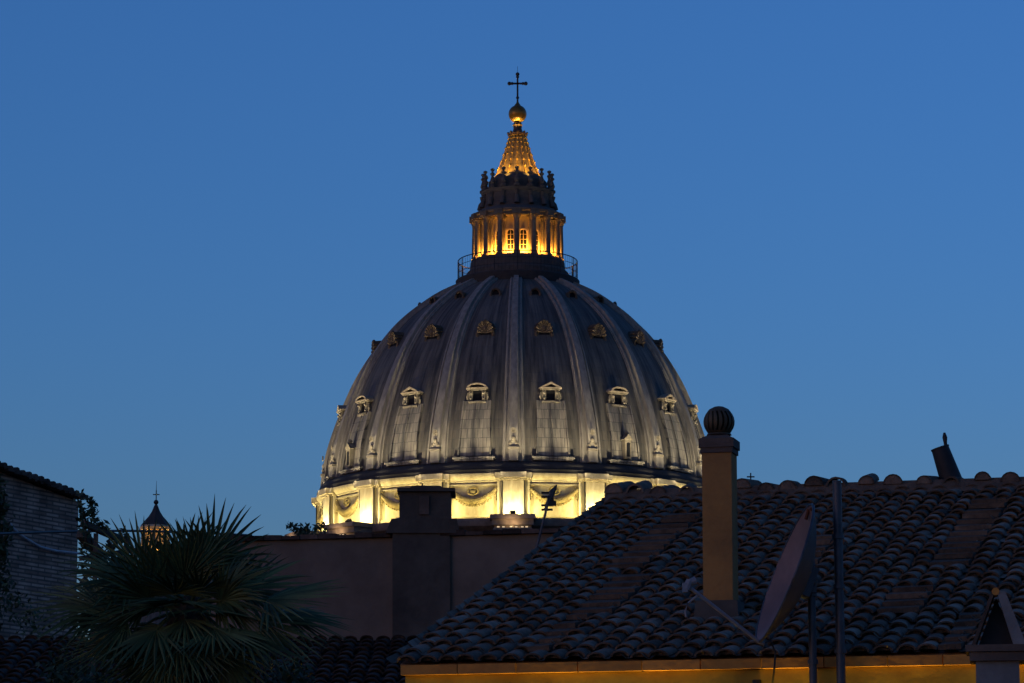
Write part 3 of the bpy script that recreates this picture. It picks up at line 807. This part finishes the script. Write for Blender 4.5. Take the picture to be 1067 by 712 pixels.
m.lathe([(.07,z1+.02),(.072,zc-.09),(.06,zc-.085)],16,(c.x,cy))
m.lathe([(.085,zc-.085),(.09,zc-.095),(.075,zc-.1)],16,(c.x,cy))
for k in range(18):                # curved vanes of the turbine cowl
    a = 2*math.pi*k/18; vs = []
    for j in range(9):
        th = R(38)+R(112)*j/8; tw = a + .55*math.sin(th)
        for (rr, da) in ((rc,.0),(rc*1.0,.21),(rc*.8,.36)):
            vs.append((c.x+rr*math.sin(th)*math.sin(tw+da), cy-rr*math.sin(th)*math.cos(tw+da), zc-rr*math.cos(th)*.98))
    m.add(vs, [f for j in range(8) for f in ((j*3,j*3+1,j*3+4,j*3+3),(j*3+1,j*3+2,j*3+5,j*3+4))])
m.ball((c.x,cy,zc),rc*.74,14,10)
m.lathe([(rc*.78,zc+rc*.62),(rc*.62,zc+rc*.82),(rc*.3,zc+rc*.98),(.005,zc+rc*1.03)],20,(c.x,cy)); m.lathe([(rc*.8,zc-rc*.6),(rc*.66,zc-rc*.78),(.07,zc-rc*.8)],20,(c.x,cy))
m.build('turbine_cowl', mat('dull_brass_cowl',(.115,.08,.042),(.04,.03,.02),8,rough=.6,metal=.2), chim, smooth=True)
# unseen uplights added below the eaves, standing in for street-lamp glow
for i, (x_, pw) in enumerate(((.45,150),(1.15,150),(1.9,140),(2.75,150),(3.5,190),(4.3,240),(5.2,220))):
    if i == 0:
        m = MB(); m.box((0,-.075,-2.5),(.05,.09,.05)); m.box((0,-.15,-2.5),(.12,.09,.16)); m.box((0,-.15,-2.41),(.13,.10,.02))
        UL = thing('added_uplight', 'unseen uplight added on the ochre wall to warm the brick eaves course', 'added light', (E0.x,E0.y,ZE), HROT, 'added uplights under the brick eaves')
        m.build('housing', M['iron'], UL); m = MB(); m.box((0,-.15,-2.395),(.09,.07,.01)); m.build('lens', M['lamp_glow'], UL)
        T = UL
    else: T = dup(UL, None, HROT)
    p_ = Vector((E0.x,E0.y,ZE)) + hx*x_; T.location = p_
    spot('added_uplight_lamp', (0,-.15,-2.37), (0,.36,0), pw*2.6, (1,.66,.08), R(31), .8, .03, T)

# leaning flue pipe on the ridge
def ridge_y(px):
    d = ray(px,500); a = d.x/d.y; o_ = E0 + hy*RUN
    k = (a*o_.y - o_.x)/(hx.x - a*hx.y); return o_.y + hx.y*k
YR = ridge_y(985)+.22
p0 = at(992,503,YR); p1 = at(979.5,467,YR)
FP = thing('flue_pipe', 'dark stub of flue pipe leaning to the left on the roof ridge', 'flue pipe', p0)
m = MB(); d = p1-p0; m.tube([p0-d*.35, p0+d*.05, p1],[.09,.098,.078],16,cap=False); m.tube([p1, p0+d*.05],[.07,.086],16,cap=False)
m.tube([p1-d*.02,p1+d*.02],[.083,.083],16)
m.build('pipe', M['iron'], FP, off=p0, smooth=True)
q0 = at(984,467,YR); m = MB(); m.tube([q0-d*.2, at(985,461,YR), at(984.5,456,YR), at(984,451,YR)],[.012,.016,.022,.01],8); m.ball(at(984.6,456,YR),.022,8,6,(.8,.8,1.5)); m.build('handle', M['iron'], FP, off=p0, smooth=True)

# ------------------------------------------------------------------ satellite dish and masts
def eave_y(px):                    # depth of the eaves line along a sight line
    d = ray(px,690); a = d.x/d.y   # X = a*Y ; E0 + hx*k
    k = (a*E0.y - E0.x)/(hx.x - a*hx.y); return E0.y + hx.y*k
YD = eave_y(846)-.22
def mast(px0, py0, px1, py1, Y, r, name, label, rings=()):
    t, b = at(px0,py0,Y), at(px1,py1,Y); dd = (b-t).normalized(); b2 = b + dd*.9
    T = thing(name, label, 'mast', b2)
    m = MB(); m.tube([t, b2], r, 12); m.build('pole', M['galv'], T, off=b2, smooth=True)
    m = MB()
    for py in rings:
        p = t.lerp(b,(py-py0)/(py1-py0)); m.tube([p-dd*.014,p+dd*.014], r*1.35, 12)
        m.build('clamp', M['galv'], T, off=b2); m = MB()
    for h_ in (.25,.05):
        m.box(b2+Vector((0,.06,h_)),(.08,.28,.05)); m.build('wall_bracket', M['galv'], T, off=b2); m = MB()
    return t, b
mast(844.5,565,847.5,712,YD,.026,'steel_mast','shorter grey steel mast carrying the satellite dish',(620,690))
mast(872,501,876.5,712,YD-.05,.030,'steel_mast','taller bare grey steel mast just right of the satellite dish',(560,612,679))
cd = at(817,597,YD-.05)
n = Vector((-.925,-.105,.36)).normalized()
up = (Vector((0,0,1)) - n*n.z).normalized(); sd = n.cross(up)
DIA = math.hypot(55,143)*pxm(YD); rd = DIA/2
DISH = thing('satellite_dish', 'tilted pinkish grey satellite dish seen almost edge-on above the ochre eaves', 'satellite dish', cd)
def bowl(mb, off_, flip):
    rows = 7; k = 40; vs = []
    for j in range(rows+1):
        q_ = j/rows
        for i in range(k):
            a = 2*math.pi*i/k; vs.append(cd + (up*math.cos(a)+sd*.92*math.sin(a))*rd*q_ + n*(.15*(q_*q_-1)+off_))
    fs = []
    for j in range(rows):
        for i in range(k):
            f = (j*k+i, j*k+(i+1)%k, (j+1)*k+(i+1)%k, (j+1)*k+i); fs.append(f if flip else f[::-1])
    mb.add(vs, fs)
m = MB(); bowl(m, 0, True); m.build('reflector', M['dish'], DISH, off=cd, smooth=True)
m = MB(); bowl(m, -.012, False); bk = m.build('reflector_back', M['dish_back'], DISH, off=cd, smooth=True)
m = MB(); m.tube([cd+(up*math.cos(2*math.pi*i/40)+sd*.92*math.sin(2*math.pi*i/40))*rd - n*.006 for i in range(41)], .009, 6, cap=False)
m.build('rim', M['galv'], DISH, off=cd)
m = MB(); pt = cd+up*rd; m.tube([pt-up*.09-n*.02+sd*.05, pt-up*.02+sd*.02-n*.01, pt-up*.04-sd*.09-n*.012],.013,6); m.build('rust_patch', M['rust'], DISH, off=cd)
m = MB(); mp_ = at(843,607,YD); m.beam(cd-n*.15, cd-n*.2, .16,.2); m.beam(cd-n*.18+Vector((0,0,-.03)), mp_, .07,.09); m.box(mp_,(.09,.09,.14)); m.build('mount', M['galv'], DISH, off=cd)
a0 = cd-up*rd*1.0+n*.0; a1 = at(717,611,YD-.16)
m = MB(); m.tube([a0-n*.04, a0, a1],.0125,8); m.build('feed_arm', M['pale_steel'], DISH, off=cd, smooth=True)
m = MB(); m.tube([a1+Vector((-.012,0,-.02)), a1+Vector((.012,0,.04))],[.03,.024],10); m.tube([a1+Vector((.0,0,.02)), a1+(cd-a1).normalized()*.05+Vector((0,0,.03))],[.022,.03],10); m.box(a1+Vector((-.02,0,-.01)),(.035,.05,.06))
m.tube([a1+Vector((.06,0,-.06)), a1+Vector((.0,0,-.11)), a1+Vector((-.02,.0,-.16)), a1+Vector((-.015,0,-.2))],.008,6)
m.build('receiver', M['pale_steel'], DISH, off=cd, smooth=True)
m = MB(); m.tube([a0-n*.03, at(803,668,YD), at(808,680,YD), at(807,695,YD), at(805,712,YD+.1), at(805,740,YD+.14)],.007,6); m.build('dish_cable', M['black_rubber'], DISH, off=cd)

# ------------------------------------------------------------------ gable-capped chimney, bottom right
YC = eave_y(1040)-1.3; q = pxm(YC)
cb = at(1040,712,YC); zf = lambda y: at(1040,y,YC).z
GC = thing('capped_chimney', 'squat pale chimney at lower right, two tiles leaned into a tent on top', 'chimney', (cb.x, YC, 0), R(-9))
m = MB(); m.box((0,.0,(zf(690))/2),(44*q,44*q,zf(690))); m.build('stack', M['pale_mortar'], GC)
m = MB(); m.box((.0,0,zf(686)),(56*q,56*q,zf(681)-zf(690))); m.box((0,0,zf(677.5)),(64*q,62*q,zf(674)-zf(681))); m.build('slab', M['mortar'], GC)
for sx in (-1,1):
    m = MB(); zt, zb2 = zf(618), zf(673.5)
    x0, x1 = sx*2*q, sx*22*q
    tk = 13*q if sx > 0 else 4*q; x1 -= 5*q*(sx > 0)
    A_ = sorted(((x1,zb2),(x1+sx*tk,zb2))); B_ = sorted(((x0-sx*1.2*q,zt),(x0+sx*tk*.6,zt)))
    m.hexa([(A_[0][0],-18*q,zb2),(A_[1][0],-18*q,zb2),(A_[1][0],18*q,zb2),(A_[0][0],18*q,zb2)],[(B_[0][0],-20*q,zt-.004*(sx<0)),(B_[1][0],-20*q,zt-.004*(sx<0)),(B_[1][0],16*q,zt-.004*(sx<0)),(B_[0][0],16*q,zt-.004*(sx<0))])
    m.build('cap_tile', M['pale_mortar'] if sx > 0 else M['dark_tile'], GC)
m = MB(); m.prism([(-20*q,zf(674)),(20*q,zf(674)),(0,zf(622))], 10*q, 15*q); m.build('shade_plate', M['iron'], GC)  # dark plate added to stand for the shade inside the tent
m = MB(); m.tube([(0,-21*q,zf(618.5)),(0,17*q,zf(617))],[4*q,3.6*q],10); m.build('cap_ridge', M['terracotta'], GC)

# ================================================================== GREY WALL WITH STACK (middle)
YW = 36.0; q = pxm(YW)
wl_, wr_ = at(200,566,YW+.5), at(700,556,YW-.6)
GW = thing('plaster_house', 'dark plastered house wall with a broad chimney stack, standing before the dome', 'house', (0, YW, 0))
m = MB()
def wall_seg(a, b, z0, z1, th, mb):
    d = Vector((b.x-a.x,b.y-a.y,0)).normalized(); nn = Vector((-d.y,d.x,0))*th
    A, B = Vector((a.x,a.y,0)), Vector((b.x,b.y,0))
    mb.hexa([A+Vector((0,0,z0[0])),B+Vector((0,0,z0[1])),B+nn+Vector((0,0,z0[1])),A+nn+Vector((0,0,z0[0]))],[A+Vector((0,0,z1[0])),B+Vector((0,0,z1[1])),B+nn+Vector((0,0,z1[1])),A+nn+Vector((0,0,z1[0]))])
za, zb3 = at(200,566,YW+.5).z, at(700,553,YW-.6).z
wall_seg(wl_, wr_, (0,0), (za,zb3), 6, m)
m.build('wall', M['old_plaster'], GW, off=(0,YW,0))
m = MB(); rnd = random.Random(9); dd = (wr_-wl_); N_ = 26
for i in range(N_):
    a, b = wl_+dd*(i/N_), wl_+dd*((i+.97)/N_); j = rnd.uniform(-.015,.015)
    m.cur = rnd.random()
    off2 = Vector((0,-.06+rnd.uniform(-.02,.02),0))
    z_ = za+(zb3-za)*i/N_
    wall_seg(a+off2, b+off2, (z_+.004,z_+.004), (z_+.055+j,z_+.05+j), .5, m)
m.build('coping', M['dark_tile'], GW, off=(0,YW,0))
m = MB(); ys = YW-.12
def sbox(xa, xb, ya, yb, d0, d1, mb=None, xa2=None, xb2=None):
    mb = mb or m; xa2 = xa if xa2 is None else xa2; xb2 = xb if xb2 is None else xb2
    A, B = at(xa,yb,ys), at(xb,yb,ys); C, D = at(xa2,ya,ys), at(xb2,ya,ys)
    mb.hexa([(A.x,ys+d0,A.z),(B.x,ys+d0,B.z),(B.x,ys+d1,B.z),(A.x,ys+d1,A.z)],[(C.x,ys+d0,C.z),(D.x,ys+d0,D.z),(D.x,ys+d1,D.z),(C.x,ys+d1,C.z)])
sbox(409,469,556,712,-.02,.6); sbox(402,479,541,556,-.05,.62,None,408,476)
sbox(416,469.5,512,541,.02,.56); sbox(414,474,508.5,512.2,-.03,.62); sbox(425,464,505.5,508.5,.05,.5,None,430,458)
stk = m.build('chimney_stack', M['stack_plaster'], GW, off=(0,YW,0))
m = MB(); sbox(437,447,517,536,-.004,.1,m); m.build('vent', M['mortar'], stk, off=(0,0,0))
stk.children[0].data.transform(Matrix.Translation((0,-YW,0)))

# plant sprouting on the coping
def leaf_cloud(mb, pts, n, spread, size, rnd):
    for _ in range(n):
        k = rnd.randrange(len(pts)-1); p = Vector(pts[k]).lerp(Vector(pts[k+1]), rnd.random())
        p = p + Vector((rnd.gauss(0,spread),rnd.gauss(0,spread),rnd.gauss(0,spread)))
        a = Vector((rnd.uniform(-1,1),rnd.uniform(-1,1),rnd.uniform(-1,1))).normalized(); b = a.orthogonal().normalized()
        s_ = size*rnd.uniform(.6,1.3); mb.cur = rnd.random()
        mb.add([p-a*s_, p+b*s_*.45, p+a*s_, p-b*s_*.45], [(0,1,2,3)])
rnd = random.Random(21)
pb = at(322,562,YW+.4)
PL = thing('wall_plant', 'weedy plant sprouting along the wall coping left of the dome', 'plant', pb)
m = MB(); f = MB()
for (px,py) in ((300,548),(308,552),(318,550),(330,551),(336,549),(313,556)):
    e = at(px,py,YW+.35); mid = (pb+e)/2+Vector((0,0,.05)); m.tube([pb,mid,e],[.008,.006,.003],5); leaf_cloud(f,[mid,e,e],26,.025,.03,rnd)
leaf_cloud(f,[at(310,560,YW+.3),at(345,561,YW+.3)],90,.03,.035,rnd)
m.build('stem', M['vine'], PL, off=pb); f.build('foliage', M['vine'], PL, off=pb)

# TV aerial on the wall behind the roof's left verge
b0, b1 = at(559,572,YW-1.2), at(574,512,YW-1.2)
TA = thing('television_aerial', 'thin leaning television aerial silhouetted against the lit band of the dome', 'aerial', b0-Vector((0,0,.6)))
off = b0-Vector((0,0,.6))
m = MB(); m.tube([b0-(b1-b0)*.9, b0, b1],[.018,.015,.012],8); m.build('pole', M['galv'], TA, off=off)
m = MB(); bm_ = Vector((.10,-1,.03)).normalized(); c0 = b1+Vector((0,.0,-.05))
m.tube([c0-bm_*.35, c0+bm_*.45],.012,6)
for k in range(9):
    p = c0-bm_*.33+bm_*.09*k; w = .105-.006*k
    m.tube([p-Vector((.3*w,.0,w)), p+Vector((.3*w,0,w))],.009,5)
for zz in (-.09,-.045,.045,.09): m.tube([c0-bm_*.36+Vector((-.06,0,zz)), c0-bm_*.36+Vector((.06,0,zz))],.012,5)
m.box(c0+Vector((0,.02,-.05)),(.06,.07,.1)); m.box(c0+Vector((.02,-.1,-.09)),(.07,.05,.05))
m.build('antenna', M['iron'], TA, off=off)

# ------------------------------------------------------------------ low tiled roof in front of the wall
YL = YW-3.2; el = at(-60,724,YL); el.z = at(200,722,YL).z
LH = thing('lean_to', 'low lean-to with a dark half-round tile roof at the foot of the plastered wall', 'outbuilding', (el.x, YL, 0))
nl = int((at(470,700,YL).x-el.x)/.17)
m = MB(); tile_roof(m, 0, nl, .17, 3.0, R(13.5), el.z, .28, (), 31); m.build('roof', M['dark_tile'], LH, smooth=True)
m = MB(); m.box((nl*.085,.3,(el.z-.06)/2),(nl*.17-.1,.4,el.z-.06)); m.build('wall', M['old_plaster'], LH)

# ================================================================== BRICK HOUSE (left)
c0, c1 = at(-60,480,44.2), at(82,515,47.0)
z0, z1 = at(0,489,45).z, at(82,523,47).z
sl = (z1-z0)/((82-0)/142.0)
ang = math.atan2(c1.y-c0.y, c1.x-c0.x); LW = math.hypot(c1.x-c0.x, c1.y-c0.y)
BH = thing('brick_house', 'old thin-brick house wall with a ragged tiled verge at the left edge', 'house', (c1.x, c1.y, 0), ang)
m = MB(); zL = z1-sl*1.0
m.hexa([(-LW,0,0),(0,0,0),(0,5,0),(-LW,5,0)],[(-LW,0,zL),(0,0,z1),(0,5,z1),(-LW,5,zL)])
m.build('wall', M['brick'], BH)
m = MB(); rnd = random.Random(2); N_ = 22
for i in range(N_):
    u = -LW+LW*(i+.5)/N_; z_ = zL+(z1-zL)*(i+.5)/N_; m.cur = rnd.random()
    m.box((u,.15,z_+.035+rnd.uniform(-.01,.02)),(LW/N_*1.25,.6,.035),ry=-math.atan2(zL-z1,LW)*-1-.10)
    m.tube([(u,-.14,z_+.06),(u,.5,z_+.075)],[.05*rnd.uniform(.8,1.2),.045],7)
m.build('verge_tiles', M['dark_tile'], BH)
# ivy
rnd = random.Random(4)
IV = thing('ivy', 'dark ivy hanging down the brick wall at the very left edge', 'plant', at(2,600,44))
off = at(2,600,44); f = MB(); leaf_cloud(f,[at(-8,500,44.6),at(1,540,44.6),at(0,575,44.6),at(-4,610,44.6),at(-10,660,44.6)],900,.07,.05,rnd); leaf_cloud(f,[at(-10,610,44.4),at(20,640,44.4),at(40,655,44.2)],160,.13,.05,rnd)
f.build('foliage', M['vine'], IV, off=off)
m = MB(); m.tube([at(-6,720,44.6),at(-2,600,44.65),at(0,500,44.7)],.02,5); m.build('stem', M['bark'], IV, off=off)
# pale cable on the brick
pts = []
for (px,py) in ((10,545),(14,551),(22,558),(30,563),(42,570),(58,574),(83,577)):
    u = (px+60)/142.0; Yq = 44.2+2.8*u-.08; pts.append(at(px,py,Yq))
m = MB(); m.tube(pts,.017,6); tag(m.build('pale_cable', M['white_cable']), 'pale cable drooping across the old brick wall', 'cable')
# black overhead cable
pts = []
for k in range(25):
    u = k/24; px = -60+u*322; py = 557.3-6*u+3.5*(4*(u-.45)**2-.8)+2+8*max(0,u-.6); pts.append(at(px,py,24+u*12.4))
m = MB(); m.tube(pts,.013,6); tag(m.build('overhead_cable', M['black_rubber']), 'black overhead cable strung level past the brick wall into the palm', 'cable')

# ------------------------------------------------------------------ terrace with pergola, vine, palm
ZT = at(190,712,18).z-1.1
TR = MB(); TR.box((-4.6,20.5,ZT/2),(6.4,17,ZT)); tag(TR.build('roof_terrace', M['paving']), kind='structure')
YP = 27.0; q = pxm(YP); P_ = lambda x,y,dY=0: at(x,y,YP+dY)
pb = P_(105,640); pb.z = ZT
PG = thing('pergola', 'weathered timber pergola frame between the brick wall and the palm', 'pergola', pb)
def part(nm, a, b, w):
    m = MB(); m.beam(a,b,w,w); return m.build(nm, M['wood'], PG, off=pb)
f0 = P_(100,556); f1 = Vector((f0.x,f0.y,ZT)); part('post', f0, f1, .035)
f0 = P_(132,556,.6); f1 = Vector((f0.x,f0.y,ZT)); part('post', f0, f1, .04)
part('beam', P_(84,556), P_(104,578,.3), .07); part('beam', P_(86,545,.2), P_(128,563,.6), .05); part('beam', P_(84,582), P_(150,572,.5), .04)
part('brace', P_(82,612), P_(100,586), .03); part('brace', P_(112,563,.2), P_(119,573,.2), .03); part('brace', P_(84,606,.1), P_(112,640,.1), .025)
rnd = random.Random(12)
VN = thing('climbing_vine', 'straggling climbing vine trailing over the pergola beside the brick wall', 'plant', pb)
m = MB(); f = MB()
for path in (((104,640),(100,600),(96,565),(86,530),(83,517),(88,515),(95,522),(97,530)), ((97,530),(95,537),(99,545),(106,548),(112,550)), ((100,590),(108,575),(120,566),(128,560),(125,552)),
             ((84,530),(85,545),(90,560),(84,575)), ((84,590),(92,582),(110,588),(130,580)), ((86,620),(98,610),(112,612),(126,618)), ((104,640),(112,620),(118,596),(116,580))):
    pp = [P_(x_,y_,rnd.uniform(-.1,.2)) for x_,y_ in path]
    m.tube(pp,.006,4); leaf_cloud(f, pp, 62, .022, .03, rnd)
leaf_cloud(f,[P_(80,650),P_(105,640),P_(150,600)],260,.10,.035,rnd)
leaf_cloud(f,[P_(96,531),P_(98,537)],30,.015,.03,rnd); leaf_cloud(f,[P_(92,520),P_(96,526)],24,.012,.028,rnd); leaf_cloud(f,[P_(86,533),P_(86,541)],24,.014,.028,rnd)
m.build('stem', M['bark'], VN, off=pb); f.build('foliage', M['vine'], VN, off=pb)

# fan palm
YQ = 18.0; core = at(196,632,YQ); q = pxm(YQ)
pbse = Vector((core.x, core.y, ZT))
PALM = thing('fan_palm', 'big dark fan palm with fingered fronds spreading across the lower left', 'palm', pbse)
m = MB()
m.lathe([(.11,ZT+.3),(.12,ZT+.5),(.10,core.z-.3),(.12,core.z-.1),(.06,core.z+.05)],14,(core.x,core.y),rfun=lambda a,z: 1+.12*math.sin(a*7+z*40))
rnd = random.Random(8)
m.build('trunk', M['bark'], PALM, off=pbse)
m = MB(); m.lathe([(.0,ZT),(.17,ZT),(.23,ZT+.34),(.25,ZT+.36),(.25,ZT+.4),(.21,ZT+.4),(.2,ZT+.33),(0,ZT+.33)],24,(core.x,core.y))
PT = thing('plant_pot', 'terracotta pot holding the fan palm on the terrace', 'pot', pbse); m.build('pot', M['pot'], PT, off=pbse, smooth=True)
def frond(tip_dir, pet, rad, side=None, fold=.25, droop=.10, nleaf=22, spreadang=180, roll=0):
    d = tip_dir.normalized()
    side = Vector(side) if side else d.cross(Vector((0,0,1)))
    side = (side - d*side.dot(d)).normalized(); side = (Matrix.Rotation(roll,3,d) @ side); nrm = side.cross(d).normalized()
    m = MB(); h = core + d*pet + Vector((0,0,-.06*pet))
    m.cur = .6
    m.tube([core+d*.03, core+d*pet*.55+Vector((0,0,.01)), h],[.012,.009,.007],5)
    for i in range(nleaf):
        u = (i+.5)/nleaf*2-1; a = R(spreadang/2)*u + rnd.uniform(-.02,.02)
        ld = d*math.cos(a)+side*math.sin(a)
        L = rad*(.74+.26*math.cos(a))*rnd.uniform(.92,1.07)
        wv = ld.cross(nrm).normalized(); m.cur = rnd.random()
        joined = .41; seg = [0,.12,joined,.6,.82,1.0]
        wmax = 2*math.tan(R(spreadang/nleaf/2))*rad*joined*.98
        dr = droop*rnd.uniform(.5,1.6); tw = rnd.uniform(-.25,.25)
        P=[]
        for s_ in seg:
            w = wmax*(s_/joined if s_ <= joined else max(.05,1-((s_-joined)/(1-joined))**1.5*.95))
            c_ = h + ld*L*s_ + nrm*(fold*rad*.5*(s_*abs(u))**1.5) + Vector((0,0,-dr*L*(s_**2.5)))
            lift = nrm*w*.42
            P += [c_-wv*w*.5+lift*(.5+tw), c_-lift*.5, c_+wv*w*.5+lift*(.5-tw)]
        fs=[]
        for k in range(len(seg)-1):
            b_ = k*3; fs += [(b_,b_+1,b_+4,b_+3),(b_+1,b_+2,b_+5,b_+4)]
        m.add(P, fs)
    return m.build('frond', M['leaf'], PALM, off=pbse)
V = Vector
X = (1,0,0)
specs = [ # direction x (right), y (away), z ; petiole px ; blade px ; side
 ((.50,.1,1.0),52,80,(.8,.6,-.3)),((-.10,.15,1.0),44,74,X),((.22,-.2,1.0),40,66,(1,.3,0)),((-.1,-.5,.7),30,66,X),((.0,.6,.8),46,70,X),
 ((-.72,.1,.55),62,78,(.4,.3,.9)),((-.9,-.3,.4),66,84,(.2,.8,.6)),((-.6,-.6,.6),40,80,(.6,0,.8)),((-1,.3,.22),78,90,(.1,.6,.8)),((-1,-.2,.02),84,84,(0,.7,.7)),((-.8,-.5,-.2),70,74,(.2,.6,.8)),
 ((.85,.1,.34),62,76,(-.2,.6,.8)),((1,-.3,.12),92,84,(0,.93,.35)),((1,.3,.0),98,84,(0,.95,.3)),((.8,-.6,.3),44,70,(-.3,.5,.8)),((1,-.1,-.15),78,78,(0,.8,.6)),((.7,.3,.60),44,72,(-.5,.4,.7)),
 ((.4,-.9,.4),36,66,X),((-.3,-.95,.35),38,66,X),((.6,-.8,-.1),40,64,X),((-.6,-.8,-.05),40,66,X),((0,-.9,-.4),34,62,X),((.4,-.6,-.6),36,62,X),((-.4,-.6,-.6),36,62,X),((.8,0,-.5),44,66,(0,1,0)),((-.8,0,-.5),44,68,(0,1,0)),
 ((.3,.9,.5),40,66,X),((-.4,.9,.5),40,68,X),((-.25,.5,.9),44,66,(.8,.3,.4)),((-.9,-.4,-.45),72,74,(.2,.8,.4)),((.9,-.4,-.4),66,74,(-.2,.8,.4)),((-.5,-.8,-.45),60,72,X),((.55,-.8,-.4),58,70,X),((-.15,-.9,-.8),52,70,X),((.2,-.9,-.9),50,70,X),((-.7,-.3,-.9),62,70,(.6,.6,0)),((.7,-.3,-.85),60,68,(-.6,.6,0)),((-.2,-.9,.05),40,72,X),((-.75,-.7,.15),50,78,(.5,-.2,.8)),((.75,-.7,.1),50,76,(-.5,-.2,.8)),((-.4,-.5,-1),60,66,X)]
for (d_, pe, ra, sd_) in specs:
    frond(V(d_), pe*q*rnd.uniform(.95,1.05), ra*q*rnd.uniform(.95,1.05), sd_, roll=rnd.uniform(-.2,.2), droop=.06+.22*rnd.random()**2, nleaf=rnd.choice((20,22,24)), spreadang=rnd.choice((150,170,190)))
# shrubs at the terrace edge
for i,(px,py,w,lab,dY) in enumerate(((75,708,40,'low leafy shrub under the left fronds of the palm',20),(270,700,70,'low leafy shrub under the right fronds of the palm',19.5))):
    b_ = at(px,py,dY); o_ = Vector((b_.x,b_.y,ZT)); T = thing('shrub', lab, 'shrub', o_, 0, None)
    f = MB(); rnd = random.Random(40+i)
    for _ in range(9):
        a = at(px+rnd.uniform(-w,w), py+rnd.uniform(-8,30), dY+rnd.uniform(-.3,.3)); leaf_cloud(f,[a,a+Vector((0,0,.05))],70,.05,.03,rnd)
    f.build('foliage', M['vine'], T, off=o_)
    m = MB(); m.tube([o_, b_],.015,5); m.build('stem', M['bark'], T, off=o_)
